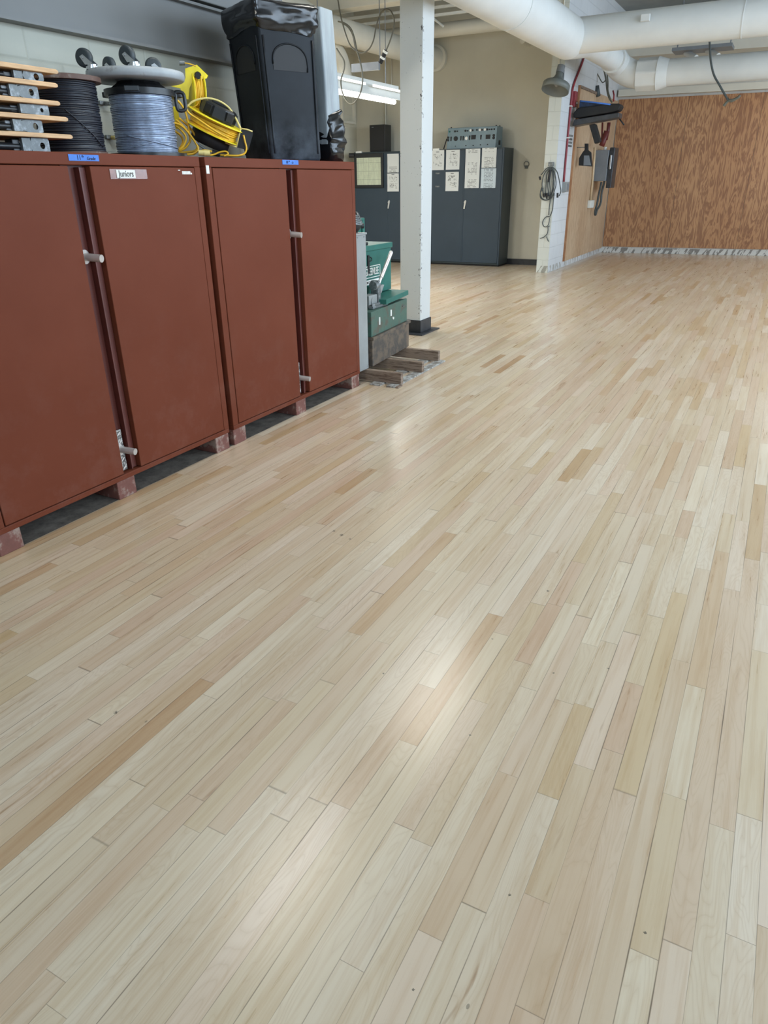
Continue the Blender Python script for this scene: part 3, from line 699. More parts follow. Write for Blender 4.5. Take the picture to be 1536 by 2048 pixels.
# small wall fittings
for i, (x, z, lab) in enumerate(((3.23,1.842,'upper small tap fitting on the block wall between the two spools'),(3.24,1.675,'lower small brass fitting on the block wall between the two spools'))):
    t = thing('wall_fitting', lab, 'wall fitting', (x,3.45,z), group='fittings on the block wall')
    MB().box(x-.035,x+.035,3.462,3.479,z-.008,z+.012).build('back_plate', M['steelD'], t, .003)
    m = MB(); m.cyl((x,3.465,z),(x,3.42,z-.004),.01,n=12); m.tube(smooth_path([(x,3.42,z),(x+.02,3.41,z-.015),(x+.025,3.41,z-.035),(x+.05,3.41,z-.04)],4),.007,8); m.build('hook', M['cream'] if i else M['steelD'], t)

# ---- yellow cord reels (built in a frame turned towards the room)
RO = (3.55, 3.05, ZT); RR = math.radians(-48)
def reel_thing(n, lab): return thing(n, lab, 'cord reel', RO, RR)
# reel standing against the wall
t = reel_thing('upright_cord_reel', 'bright yellow cord reel standing upright behind the aluminium spool')
MB().prism([[-0.0043, 0.4855], [-0.0671, 0.4675], [-0.0703, 0.4215], [-0.0873, 0.3968], [-0.1716, 0.3834], [-0.1047, 0.3697], [-0.1029, 0.3203], [-0.0673, 0.3157], [-0.0544, 0.3728], [-0.0371, 0.4], [-0.0158, 0.4369]], .006, Matrix.Translation((0,.10,0))).build('bracket_plate', M['yellow'], t, .001, True)
q = [[-0.0043, 0.1, 0.4855], [0.0532, 0.1, 0.4332], [0.0462, 0.1, 0.4209], [-0.0022, 0.1, 0.4128], [-0.0214, 0.1, 0.4369]]
m = MB(); n = len(q); vs = [Vector(p) for p in q]+[Vector(p)+Vector((.004,.006,.003)) for p in q]
m.add(vs, [tuple(range(n)), tuple(range(2*n-1,n-1,-1))]+[(i,i+n,(i+1)%n+n,(i+1)%n) for i in range(n)]); m.build('outlet_plate', M['yellow'], t, 0, True)
oc = Vector([-0.0022, 0.09, 0.436]); MB().cyl(oc, oc+Vector((.004,-.010,-.004)), .018, n=20).build('outlet', M['blackM'], t, 0, True)
sc0 = Vector([-0.043, 0.17, 0.3528]); ax = Vector((.97,.2,-.05)).normalized()
m = MB(); m.lathe([(.03,-.012),(.115,-.010),(.118,-.006),(.115,-.002),(.03,0)], axis=ax, loc=sc0, n=40); m.lathe([(.03,.05),(.115,.052),(.118,.056),(.115,.06),(.03,.062)], axis=ax, loc=sc0, n=40); m.build('spool_flange', M['yellow'], t, 0, True)
m = MB(); 
for k in range(6):
    for j in range(3): m.ring(sc0+ax*(.006+k*.008), .095-j*.011+random.uniform(-.002,.002), .0045, ax, n=32, k=6, jit=.002)
m.cyl(sc0, sc0+ax*.05, .065, n=24); m.build('wound_cord', M['yellowC'], t, 0, True)
MB().box(*[-0.1578, -0.1314, 0.1634, 0.2757][:2], .05, .056, *[-0.1578, -0.1314, 0.1634, 0.2757][2:]).build('foot_plate', M['yellow'], t, .001, True)
m = MB(); pl = [[-0.07, 0.0, 0.4808], [-0.0488, 0.0, 0.4789], [-0.0227, 0.0, 0.4723], [-0.0073, -0.0, 0.4655]]; m.tube(smooth_path(pl,4), .003, 8); m.build('lead', M['yellowC'], t, 0, True)
a = Vector(pl[0]); MB().cyl(a+Vector((.004,0,0)), a-Vector((.026,0,0)), .011, .013, n=16).build('plug', M['steelD'], t, 0, True)
m = MB(); m.tube(smooth_path([[0.0143, -0.0, 0.4208], [0.0118, 0.0, 0.3776], [0.0032, 0.0, 0.3291], [-0.0187, 0.0, 0.2849], [-0.0542, 0.0, 0.2649]],5), .0035, 8); m.build('hanging_lead', M['yellowC'], t, 0, True)

# tilted reel
t = reel_thing('tilted_cord_reel', 'yellow cord reel with black centre leaning on its side left of the black bin')
c0 = Vector([0.0603, 0.0, 0.1759]); ax = Vector((.40,-.16,.90)).normalized()
m = MB()
for h in (-.036, .036): m.lathe([(.08,h-.003),(.158,h-.003),(.163,h),(.158,h+.003),(.08,h+.003)], axis=ax, loc=c0, n=56)
m.build('spool_flange', M['yellow'], t, 0, True)
m = MB(); m.cyl(c0-ax*.03, c0+ax*.03, .105, n=32)
for k in range(8):
    for j in range(4): m.ring(c0+ax*(-.029+k*.0083), .134-j*.009+random.uniform(-.003,.003), .0048, ax, n=40, k=6, jit=random.choice((0,.003,.006)))
m.build('wound_cord', M['yellowC'], t, 0, True)
T = Matrix.Translation(c0) @ Vector((0,0,1)).rotation_difference(ax).to_matrix().to_4x4()
h = MB().lathe([(.10,.040),(.104,.05),(.098,.105),(.085,.112),(0,.112)], axis=ax, loc=c0, n=10, smooth=False).build('control_housing', M['black'], t, .004, True)
m = MB()
for k in range(5):
    a = 2*PI*k/5+.3; m.box(.09,.106,-.02,.02,.055,.10, T @ Matrix.Rotation(a,4,'Z'))
m.box(-.05,.05,-.012,.012,.112,.122,T); m.build('housing_rib', M['blackM'], h, .002, True)
MB().lathe([(.10,-.042),(.11,-.05),(.108,-.105),(.0,-.11)], axis=ax, loc=c0, n=24).build('base_drum', M['blackM'], t, 0, True)
m = MB(); m.tube(smooth_path([[-0.0813, -0.03, 0.267], [-0.0509, -0.03, 0.2916], [-0.0053, -0.03, 0.3067], [0.0499, -0.03, 0.3097], [0.1035, -0.03, 0.2956], [0.1502, -0.03, 0.2641], [0.1792, -0.03, 0.2196], [0.1978, -0.03, 0.1795], [0.2072, -0.03, 0.1593]],6), .0055, 8)
m.build('handle_loop', M['cream'], t, 0, True)
q = [[0.2051, -0.06, 0.1574], [0.2692, -0.06, 0.1449], [0.2709, -0.06, 0.1323], [0.2376, -0.06, 0.0504], [0.1731, -0.06, 0.0634]]; n = len(q)
m = MB(); vs = [Vector(p) for p in q]+[Vector(p)+Vector((0,.012,0)) for p in q]; m.add(vs,[tuple(range(n)), tuple(range(2*n-1,n-1,-1))]+[(i,i+n,(i+1)%n+n,(i+1)%n) for i in range(n)]); m.build('end_plate', M['blackM'], t, 0, True)
m = MB(); m.tube([[0.2052, -0.062, 0.1598], [0.1902, -0.062, 0.1219], [0.1704, -0.062, 0.0659]], .004, 6); m.tube([[0.2052, -0.062, 0.1598], [0.2387, -0.062, 0.1549], [0.2691, -0.062, 0.1448]], .0045, 6); m.tube([[0.1704, -0.062, 0.0659], [0.1402, -0.062, 0.0762], [0.0807, -0.062, 0.0991]], .004, 6); m.build('frame_bar', M['cream'], t, 0, True)
m = MB(); m.tube(smooth_path([[0.2153, -0.075, 0.1263], [0.2206, -0.075, 0.0933], [0.2257, -0.075, 0.0575], [0.2118, -0.075, 0.0318], [0.1794, -0.075, 0.0217], [0.1339, -0.075, 0.0219], [0.072, -0.075, 0.0247]],6), .005, 8); m.build('output_lead', M['yellowC'], t, 0, True)
a, b = [Vector(p) for p in [[0.0723, -0.075, 0.0273], [0.0285, -0.075, 0.0377]]]; MB().cyl(a, b, .012, .017, n=18).build('connector', M['blackM'], t, 0, True)

# loose yellow cords
def loose(paths, lab, r=.006, mat='yellowC', extra=None):
    o = MB()
    for p in paths: o.tube(smooth_path(p,7), r, 8)
    ob = o.build('extension_cord', M[mat]); ob.location = RO; ob.rotation_euler = (0,0,RR); tag(ob, lab, 'cord', 'loose yellow cords by the reels'); return ob
loose([[[-0.151, -0.07, 0.3061], [-0.1214, -0.07, 0.2873], [-0.099, -0.07, 0.2538], [-0.0881, -0.07, 0.2125], [-0.0853, -0.07, 0.1708], [-0.0861, -0.07, 0.1212]]], 'yellow cord hanging down from the aluminium spool handle')
loose([[[-0.1619, -0.09, 0.1839], [-0.1308, -0.09, 0.1742], [-0.1015, -0.09, 0.1498], [-0.0735, -0.09, 0.1127], [-0.0507, -0.09, 0.0752], [-0.0483, -0.09, 0.05], [-0.0726, -0.09, 0.0324], [-0.1118, -0.09, 0.0275]], [[-0.1579, -0.08, 0.1748], [-0.1239, -0.08, 0.1454], [-0.1063, -0.08, 0.1132], [-0.1221, -0.08, 0.0758], [-0.1528, -0.08, 0.0507]], [[-0.1494, -0.06, 0.2007], [-0.1153, -0.06, 0.1714], [-0.0875, -0.06, 0.1318], [-0.0865, -0.06, 0.0968], [-0.1186, -0.06, 0.0615], [-0.1592, -0.06, 0.0465]],
       [[-0.1623, -0.05, 0.1471], [-0.1328, -0.05, 0.1223], [-0.1257, -0.05, 0.0922], [-0.1462, -0.05, 0.062], [-0.1696, -0.05, 0.052]], [[-0.1319, -0.045, 0.2117], [-0.0976, -0.045, 0.1823], [-0.0641, -0.045, 0.1427], [-0.0427, -0.045, 0.0924], [-0.0588, -0.045, 0.0518], [-0.1046, -0.045, 0.0418], [-0.1548, -0.045, 0.0394]]], 'tangle of yellow cord loops between aluminium spool and tilted reel')
loose([[[-0.0886, -0.17, 0.2455], [-0.0704, -0.17, 0.2219], [-0.0334, -0.17, 0.1982], [0.029, -0.17, 0.1574], [0.0798, -0.17, 0.1257], [0.1267, -0.17, 0.1036]]], 'single yellow cord lying across the tilted reel', .0055)
loose([[[0.0037, -0.1, 0.0216], [0.0377, -0.1, 0.0266], [0.0727, -0.1, 0.0391], [0.1066, -0.1, 0.0416], [0.1165, -0.1, 0.0288], [0.0929, -0.1, 0.0187]], [[-0.0438, -0.1, 0.0421], [-0.0097, -0.1, 0.0495], [0.0283, -0.1, 0.0418]]], 'short yellow cord coil on the cabinet top under the tilted reel', .0045)
a, b, c_ = [Vector(p) for p in [[-0.0474, -0.12, 0.0363], [-0.0174, -0.12, 0.0337], [0.0158, -0.12, 0.0335]]]
m = MB(); m.cyl(a, b, .014, n=16); m.cyl(b, c_, .016, n=16); ob = m.build('cord_connector', M['cream']); ob.location = RO; ob.rotation_euler=(0,0,RR); tag(ob, 'cream taped connector on the gap between the brown cabinets', 'connector')
m = MB(); m.tube(smooth_path([[-0.0543, -0.09, 0.0903], [-0.0344, -0.09, 0.0727], [-0.0089, -0.09, 0.055], [0.0119, -0.09, 0.0423]],6), .006, 8); ob = m.build('spring_clip', M['steelD']); ob.location = RO; ob.rotation_euler=(0,0,RR); tag(ob, 'dull steel spring lying below the tilted reel', 'spring')

# ---- black bin (square, turned a little towards the room)
def rrect(x0, x1, y0, y1, r, n=5):
    p = []
    for (cx_, cy_, a0) in ((x1-r,y0+r,-90),(x1-r,y1-r,0),(x0+r,y1-r,90),(x0+r,y0+r,180)):
        for i in range(n+1):
            a = math.radians(a0+90*i/n); p.append((cx_+r*math.cos(a), cy_+r*math.sin(a)))
    return p
def fine_loop(base, step):
    out = []
    for i in range(len(base)):
        p, q2 = base[i], base[(i+1) % len(base)]; kk = max(1, int(math.dist(p, q2)/step))
        for s in range(kk): out.append((p[0]+(q2[0]-p[0])*s/kk, p[1]+(q2[1]-p[1])*s/kk))
    return out
def loft(mb, rings, smooth=True, cap=True):
    n = len(rings[0]); v = [p for r in rings for p in r]; f = []
    for j in range(len(rings)-1):
        for i in range(n): f.append((j*n+i, j*n+(i+1)%n, (j+1)*n+(i+1)%n, (j+1)*n+i))
    if cap: f.append(tuple(range(n-1,-1,-1))); f.append(tuple((len(rings)-1)*n+i for i in range(n)))
    mb.add(v, f, smooth)
t = thing('black_bin', 'tall square black plastic bin with black liner, on the second brown cabinet', 'bin', (4.157, 2.94, ZT), math.radians(-25))
HB = .80
def half(z): return .180+(.1925-.180)*z/.70
def lean(z): return (-.046*.906*z/.70, -.046*.423*z/.70)       # it leans a touch to the left
def bp(x, y, z):                                              # x,y in -1..1 across the footprint
    h = half(z); l = lean(z); return (x*h+l[0], y*h+l[1], z)
m = MB(); rings = []
for z in (0, .015, .25, .5, .70, HB):
    h = half(z)-(.006 if z == 0 else 0); l = lean(z); rings.append([(x+l[0], y+l[1], z) for x, y in rrect(-h, h, -h, h, .022)])
loft(m, rings); m.build('body', M['bin'], t, 0, True)
for face in (0, 1):
    for s_ in (-.86, .86):
        m = MB(); pts = [(bp(s_, -1.01, z) if face == 0 else bp(-1.01, s_, z)) for z in [.04+.60*k/6 for k in range(7)]]; m.tube(pts, .0065, 8); m.build('corner_rib', M['bin'], t, 0, True)
    arc = []
    for k in range(25):
        a = PI*k/24; xx = -.62*math.cos(a)+.02; zz = .505+.105*math.sin(a)**.75; arc.append(bp(xx, -1.015, zz) if face == 0 else bp(-1.015, xx, zz))
    base = [(bp(.62, -1.015, .475) if face == 0 else bp(-1.015, .62, .475)), (bp(-.6, -1.015, .475) if face == 0 else bp(-1.015, -.6, .475))]
    m = MB(); m.tube(arc+[base[0]], .005, 8); m.build('hand_hold_rim', M['bin'], t, 0, True)
    m = MB(); P_ = arc+base; d_ = Vector((0,.004,0)) if face == 0 else Vector((.004,0,0)); nn = len(P_)
    m.add([Vector(p) for p in P_]+[Vector(p)+d_ for p in P_], [tuple(range(nn)), tuple(range(2*nn-1,nn-1,-1))]+[(i,i+nn,(i+1)%nn+nn,(i+1)%nn) for i in range(nn)]); m.build('hand_hold', M['blackM'], t, 0, True)
m = MB(); rings = []
for j, (z, g) in enumerate(((.668,.003),(.675,.007),(.69,.010),(.705,.020),(.722,.024),(.74,.024),(.755,.020),(.77,.022),(.79,.022),(.806,.016),(.812,.004),(.806,-.02),(.76,-.03))):
    h = half(min(z, HB))+g; l = lean(z); fine = fine_loop(rrect(-h, h, -h, h, .026, 6), .0125)
    if j == 0: cnt = len(fine)
    ring = []
    for i in range(cnt):
        p = fine[int(i*len(fine)/cnt) % len(fine)]; d = Vector((p[0], p[1])).normalized()
        w = .0035*math.sin(i*.11+j*.9)+.0025*math.sin(i*.31-j*1.4)+.0016*math.sin(i*.9+j*2.2)
        zz = z+(.012*math.sin(i*.083)+.006*math.sin(i*.21+1) if j < 3 else .004*math.sin(i*.12+j))
        ring.append((p[0]+l[0]+d.x*w, p[1]+l[1]+d.y*w, zz))
    rings.append(ring)
loft(m, rings, True, False); m.build('liner', M['bag'], t, 0, True)

# ---- grey bin upside down
t = thing('grey_bin', 'slim grey plastic bin upside down beside the black bin', 'bin', (4.51, 2.97, ZT))
m = MB(); loft(m, [[(x,y,z) for x,y in rrect(a, b, c, d, .014, 3)] for (a,b,c,d,z) in ((4.435,4.612,2.765,3.20,1.66),(4.435,4.605,2.77,3.195,2.0),(4.43,4.585,2.785,3.18,2.40),(4.431,4.584,2.786,3.179,2.412))], False); m.build('body', M['bin2'], t)
MB().box(4.605, 4.622, 2.86, 3.0, 2.05, 2.30).build('side_handle', M['boxgrey'], t, .006)
m = MB(); rings = []
for j in range(17):
    z = ZT+.002+j*.018; ring = []; fine = fine_loop(rrect(4.445,4.612,2.76,3.205,.025,6), .016)
    for i, p in enumerate(fine):
        cxm, cym = 4.513, 2.98; d = Vector((p[0]-cxm, p[1]-cym)).normalized()
        out = .008+.020*math.sin(PI*min(j,13)/13)
        if j > 1: out += .007*math.sin(i*.21+j*1.25)+.005*math.sin(j*2.2-i*.13)+.0025*math.sin(i*.6-j*.7)
        if j == 16: out = .004
        zz = z+(0 if j == 0 else .07*(j/16)*((p[0]-4.415)/.19-.55))+(.007*math.sin(i*.23+j*.6) if j > 0 else 0)
        ring.append((p[0]+d.x*out, p[1]+d.y*out, max(zz, ZT+.001)))
    rings.append(ring)
loft(m, rings, True, True); m.build('liner', M['bag'], t)

# ================================================================== PALLET CORNER
t = thing('wood_pallet', 'weathered wooden pallet sticking out beside the brown cabinets', 'pallet', (5.15, 2.9, 0))
for x, y0 in ((4.735,2.385),(5.14,2.395),(5.565,2.44)):
    MB().box(x, x+.04, y0, 3.4, .012, .098).build('stringer', M['oldwood'], t, .004)
b = MB(); b.box(4.66,5.63,2.40,2.475,0,.012).build('bottom_board', M['oldgrey'], t, .002)
MB().box(4.66,5.63,2.53,2.62,0,.012).build('bottom_board', M['oldgrey'], t, .002)
MB().box(4.66,5.63,3.2,3.3,0,.012).build('bottom_board', M['oldwood'], t, .002)
tag(recenter(MB().box(4.66,4.73,2.37,2.395,0,.012,).build('wood_offcut', M['oldwood']), (4.7,2.38,0)), 'small wood splinter on the floor at the pallet corner', 'wood scrap')
t = thing('grey_locker', 'narrow pale grey metal locker standing between brown cabinet and green boxes', 'locker', (4.7, 3.0, .1))
MB().box(4.622,4.775,2.69,3.25,.1,1.085).build('body', M['lockerG'], t, .003)
MB().box(4.619,4.78,2.682,3.25,1.085,1.098).build('top', M['lockerG'], t, .002)
m = MB()
for x in (4.65,4.745): m.cyl((x,2.69,1.07),(x,2.685,1.07),.004,n=8)
m.cyl((4.765,2.69,.12),(4.765,2.685,.12),.004,n=8); m.build('rivet', M['steel'], t)
# welding helmet
t = thing('welding_helmet', 'silver and black helmet resting on the grey locker', 'helmet', (4.74, 2.79, 1.098))
m = MB(); m.lathe([(.055,0),(.075,.02),(.082,.05),(.078,.085),(.055,.115),(.02,.128),(0,.13)], loc=(4.735,2.80,1.10), n=28); m.build('shell', M['blackM'], t)
m = MB()
for k in range(5):
    z = 1.165+k*.014; r = .087-k*.006; m.tube([(4.735+r*math.cos(a), 2.80+r*math.sin(a), z+.012*math.cos(a*2)) for a in [-2.6+2.6*q/14 for q in range(15)]], .008, 8)
m.build('headband', M['steelD'], t)
MB().cyl((4.80,2.745,1.14),(4.815,2.73,1.14),.018,n=16).build('knob', M['black'], t)

RB = math.radians(5.4)
t = thing('rusty_box', 'grimy dark steel box standing on the pallet', 'box', (4.785, 2.68, .1), RB)
MB().box(.05,.86,0,.42,0,.205).build('body', M['rust'], t, .004, True)
MB().box(.045,.875,-.012,.43,.205,.228).build('rim', M['rust'], t, .003, True)
t = thing('worn_green_box', 'scratched green steel chest with ajar lid on the rusty box', 'chest', (4.785, 2.68, .329), RB)
MB().box(.055,.83,.008,.40,0,.19).build('body', M['greenW'], t, .004, True)
l = MB().box(.34,.84,-.004,.41,.200,.240, Matrix.Rotation(math.radians(-1.2),4,'Y')).build('lid', M['green'], t, .004, True)
MB().box(.20,.216,.0,.009,.07,.13).build('latch', M['paper'], t, .002, True)
MB().box(.44,.462,.0,.009,.10,.15).build('latch', M['paper'], t, .002, True)
MB().cyl((.50,.008,.075),(.50,.0,.075),.011,n=12).build('sticker', M['paper'], t, 0, True)
MB().box(.72,.77,.001,.009,.135,.141).build('hasp', M['steelD'], t, 0, True)
# tall green box
t = thing('green_chest', 'clean green tool chest with white lettering behind the bending tool', 'chest', (5.2,2.88,.592))
MB().box(4.86,5.585,2.905,3.35,.592,.93).build('body', M['green'], t, .004)
MB().box(4.85,5.595,2.893,3.36,.93,.972).build('lid', M['green'], t, .005)
LQ = lambda a, b, c, d: MB().box(a, b, 2.9015, 2.9045, c, d)
pn = [[5.164, 0.809], [5.385, 0.815], [5.4, 0.722], [5.159, 0.71], [5.159, 0.702], [5.409, 0.71], [5.408, 0.682], [5.157, 0.663]]
def strip(a, b, w, name='logo_frame'):
    A = Vector((a[0],2.903,a[1])); B = Vector((b[0],2.903,b[1])); return MB().tube([A,B], w, 6).build(name, M['white'], t)
xl, xr = 4.95, pn[1][0]; zt_, zb_ = pn[1][1], pn[2][1]
m = MB()
for (a,b,c,d) in ((xl,xr,zt_-.006,zt_),(xl,xr,zb_,zb_+.006),(xr-.006,xr,zb_,zt_),(xl,xl+.006,zb_,zt_)): m.box(a,b,2.9025,2.9055,c,d)
m.build('logo_frame', M['white'], t, .001)
MB().box(xl,xr+.008,2.9025,2.9055,pn[6][1]-.012,zb_-.014).build('slogan_panel', M['white'], t, .001)
text('GREENLEE', .082, M['white'], t, (xr-.145, 2.902, (zt_+zb_)/2), sx=.60, extr=.0025)
text('A TEXTRON COMPANY', .024, M['inkk'], t, ((xl+xr)/2, 2.901, (pn[6][1]-.012+zb_-.014)/2), sx=.85)
m = MB(); m.tube(smooth_path([[5.192, 2.895, 0.887], [5.224, 2.895, 0.876], [5.224, 2.895, 0.857], [5.19, 2.895, 0.853]],4,False), .004, 6); m.build('hasp', M['blackM'], t)
m = MB(); m.box(*[5.169, 5.194],2.895,2.905,.76,.90); m.build('lid_stay', M['blackM'], t)
# back green chest, its open lid upright
t = thing('open_green_chest', 'green chest at the back with its lid standing open', 'chest', (5.5, 3.38, 0))
MB().box(5.1,5.93,3.36,3.75,.1,.75).build('body', M['green'], t, .004)
MB().box(5.1,5.97,3.37,3.40,.75,1.14).build('lid', M['green'], t, .005)
MB().box(5.90,5.935,3.355,3.37,.75,1.12).build('lid_lip', M['green'], t, .002)
# black and white handset on chest
t = thing('black_charger', 'small black tool with white handle on the clean green chest', 'tool', (5.05, 2.98, .972))
MB().box(5.05,5.13,2.93,3.0,.99,1.07,).build('body', M['blackM'], t, .008)
MB().box(5.13,5.24,2.93,3.0,.972,.995).build('foot', M['blackM'], t, .006)
MB().cyl((5.04,2.93,.985),(5.10,2.91,1.02),.017,n=14).build('handle', M['white'], t)
# bender
t = thing('bending_tool', 'grey cast bench bending tool with upright lever on the worn green chest', 'bender', (5.15, 2.8, .52))
bx = [[4.986, 2.78, 0.541], [5.197, 2.78, 0.543], [4.989, 2.78, 0.625], [5.08, 2.78, 0.613], [5.133, 2.78, 0.71], [5.184, 2.78, 0.705], [5.226, 2.78, 0.657], [5.313, 2.78, 0.646], [5.223, 2.78, 0.555], [5.124, 2.78, 0.692], [5.345, 2.78, 0.911]]
zb = .519
m = MB(); m.box(bx[0][0]-.03, bx[1][0]+.01, 2.74, 2.90, zb+.002, zb+.022); m.box(bx[0][0]-.03, bx[0][0]+.10, 2.745, 2.76, zb+.02, zb+.04); m.build('base_plate', M['steelD'], t, .004)
m = MB(); m.box(bx[0][0]-.02, bx[0][0]+.115, 2.78, 2.86, zb+.02, zb+.10); m.cyl((bx[0][0]+.035,2.775,zb+.055),(bx[0][0]+.035,2.865,zb+.055),.026,n=20); m.build('jaw_block', M['lockerG'], t, .006)
m = MB(); m.box(bx[0][0]+.115, bx[0][0]+.16, 2.77, 2.84, zb+.02, zb+.20); m.cyl((bx[0][0]+.08,2.80,zb+.165),(bx[0][0]+.15,2.80,zb+.165),.035,n=20); m.build('lever_clevis', M['steelD'], t, .006)
m = MB(); m.frustum((bx[0][0]+.17,bx[0][0]+.225,2.80,2.86),(bx[0][0]+.165,bx[0][0]+.26,2.79,2.87),zb+.09,zb+.155); m.box(bx[0][0]+.175,bx[0][0]+.215,2.80,2.85,zb+.02,zb+.09); m.build('die', M['lockerG'], t, .004)
m = MB(); A = Vector(bx[9]); B = Vector(bx[10]); m.cyl(A, A+(B-A)*.25, .012, n=16); m.cyl(A+(B-A)*.2, B, .016, n=18); m.lathe([(.016,0),(.014,.008),(.008,.014),(0,.016)], axis=(B-A), loc=B, n=18); m.build('lever', M['pin'], t)

# ================================================================== CHARCOAL CABINETS
def locker(y0, y1, ym, lab):
    X = 12.9; t = thing('storage_cabinet', lab, 'cabinet', (13.15, (y0+y1)/2, 0), group='charcoal steel storage cabinets')
    MB().box(X+.02, 13.4, y0, y1, .03, 1.95).build('body', M['dgrey2'], t, .004)
    MB().box(X+.05, 13.38, y0+.02, y1-.02, 0, .03).build('shadow_plinth', M['blackM'], t)  # recessed base in black, standing in for the shadow under the cabinet
    MB().box(X, X+.019, y0+.03, ym-.012, .06, 1.925).build('door', M['dgrey'], t, .003)
    MB().box(X, X+.019, ym+.004, y1-.02, .06, 1.925).build('door', M['dgrey'], t, .003)
    MB().box(X-.006, X+.019, ym-.016, ym+.002, .06, 1.925).build('door_stop', M['dgrey'], t, .002)
    MB().box(X+.0, X+.019, y0, y0+.026, .03, 1.95).build('stile', M['dgrey'], t, .002)
    h = MB(); h.cyl((X, ym-.045, 1.085), (X-.02, ym-.045, 1.085), .02, n=16); h.prism([(-.013,-.085),(.013,-.085),(.018,.05),(.0,.065),(-.018,.05)], .012, Matrix.Translation((X-.018, ym-.045, 1.06)) @ Matrix.Rotation(-PI/2,4,'Z') @ Matrix.Rotation(.18,4,'Y')); h.build('handle', M['steel'], t, .002)
    return t
k1 = locker(4.50, 5.95, 5.232, 'charcoal two door steel cabinet right of the column under the grey console')
k2 = locker(6.08, 7.50, 6.787, 'charcoal two door steel cabinet left of the column with the framed chart')
def sheetp(q, kind, lab, grp='notices taped to the charcoal cabinets', x=12.894):
    (yl, zt), (yr, zb) = q; cy_, cz_ = (yl+yr)/2, (zt+zb)/2; w, h = abs(yl-yr)/2, abs(zt-zb)/2
    m = MB(); n = 6; v = []; 
    for i in range(n+1):
        for j in range(2): v.append((-.0035*(math.sin(i*1.3+w*30)**2) - (.004 if i in (0,n) else 0), -w+2*w*j, -h+2*h*i/n))
    f = [(2*i, 2*i+2, 2*i+3, 2*i+1) for i in range(n)]
    v += [(a+.0015, b, c) for a, b, c in v]; o_ = 2*(n+1); f += [(o_+2*i, o_+2*i+1, o_+2*i+3, o_+2*i+2) for i in range(n)]
    f += [(2*i+1, 2*i+3, o_+2*i+3, o_+2*i+1) for i in range(n)]+[(2*i, o_+2*i, o_+2*i+2, 2*i+2) for i in range(n)]+[(0,1,o_+1,o_),(2*n,o_+2*n,o_+2*n+1,2*n+1)]
    m.add(v, f); o = m.build('notice_sheet', M[kind]); o.location = (x, cy_, cz_); tag(o, lab, 'notice', grp)
SH = [[[[5.872, 1.938], [5.619, 1.619]], 'p_diag', 'diagram sheet on the cabinet right of the column, leftmost of the top row'], [[[5.579, 1.938], [5.318, 1.621]], 'p_diag', 'diagram sheet on the cabinet right of the column, second in the top row'], [[[5.579, 1.585], [5.325, 1.272]], 'p_diag', 'diagram sheet on the cabinet right of the column, in the lower row'], [[[5.207, 1.943], [4.934, 1.318]], 'p_text', 'long double length notice on the door under the console'], [[[4.9, 1.949], [4.635, 1.64]], 'p_text', 'typed notice at the upper right corner of the charcoal cabinet'], [[[4.902, 1.629], [4.625, 1.316]], 'p_blue', 'bluish notice below the typed one at the cabinet right edge'], [[[6.767, 1.906], [6.529, 1.593]], 'p_text', 'typed page beside the framed chart, upper of two'], [[[6.771, 1.58], [6.53, 1.272]], 'p_diag', 'diagram page beside the framed chart, lower of two']]
for q, kind, lab in SH: sheetp(q, kind, lab)
for z, lab in ((1.565,'upper small name plate under the leftmost diagram sheet'),(1.35,'lower small name plate under the leftmost diagram sheet')):
    tag(recenter(MB().box(12.892,12.899,5.70,5.78,z-.012,z+.012).build('name_plate', M['steelD'], None, .002), (12.895,5.74,z)), lab, 'label', 'name plates on the charcoal door')
for y, z, lab in ((7.38,1.95,'white tag on the top edge of the left charcoal cabinet'),(5.78,1.95,'white tag on the top edge of the right charcoal cabinet')):
    tag(recenter(MB().box(12.89,12.92,y-.06,y+.06,z-.012,z+.018).build('white_tag', M['paper'], None), (12.9,y,z)), lab, 'tag', 'white tags on the charcoal cabinets')
# framed chart
t = thing('framed_chart', 'black framed wall chart on the left charcoal cabinet', 'chart', (12.88, 7.15, 1.6))
m = MB(); y0, y1, z0, z1 = 6.845, 7.47, 1.34, 1.925; w = .05
m.box(12.865,12.893,y0,y1,z1-w-.02,z1).box(12.865,12.893,y0,y1,z0,z0+w).box(12.865,12.893,y0,y0+w,z0+w,z1-w-.02).box(12.865,12.893,y1-w,y1,z0+w,z1-w-.02); m.build('frame', M['black'], t, .004)
m = MB().box(-.004,.004,-(y1-y0)/2+w,(y1-y0)/2-w,-(z1-z0-.02)/2+w,(z1-z0-.02)/2-w); o = m.build('chart_sheet', M['p_chart'], t, 0, True); o.location = (0, 7.157-7.15, 1.622-1.6)
MB().cyl((12.88,7.47,1.90),(12.84,7.56,1.90),.04,n=16).build('hanging_roll', M['blackM'], t)
# speaker
t = thing('black_speaker', 'tall black loudspeaker box on the left charcoal cabinet', 'speaker', (13.1, 7.03, 1.951))
MB().box(13.0,13.25,6.87,7.195,1.953,2.40).build('cabinet', M['black'], t, .006)
MB().box(12.99,13.0,6.885,7.18,1.97,2.385).build('grille', M['blackM'], t, .003)
MB().box(12.985,12.99,7.10,7.14,2.355,2.365).build('badge', M['boxgrey'], t)
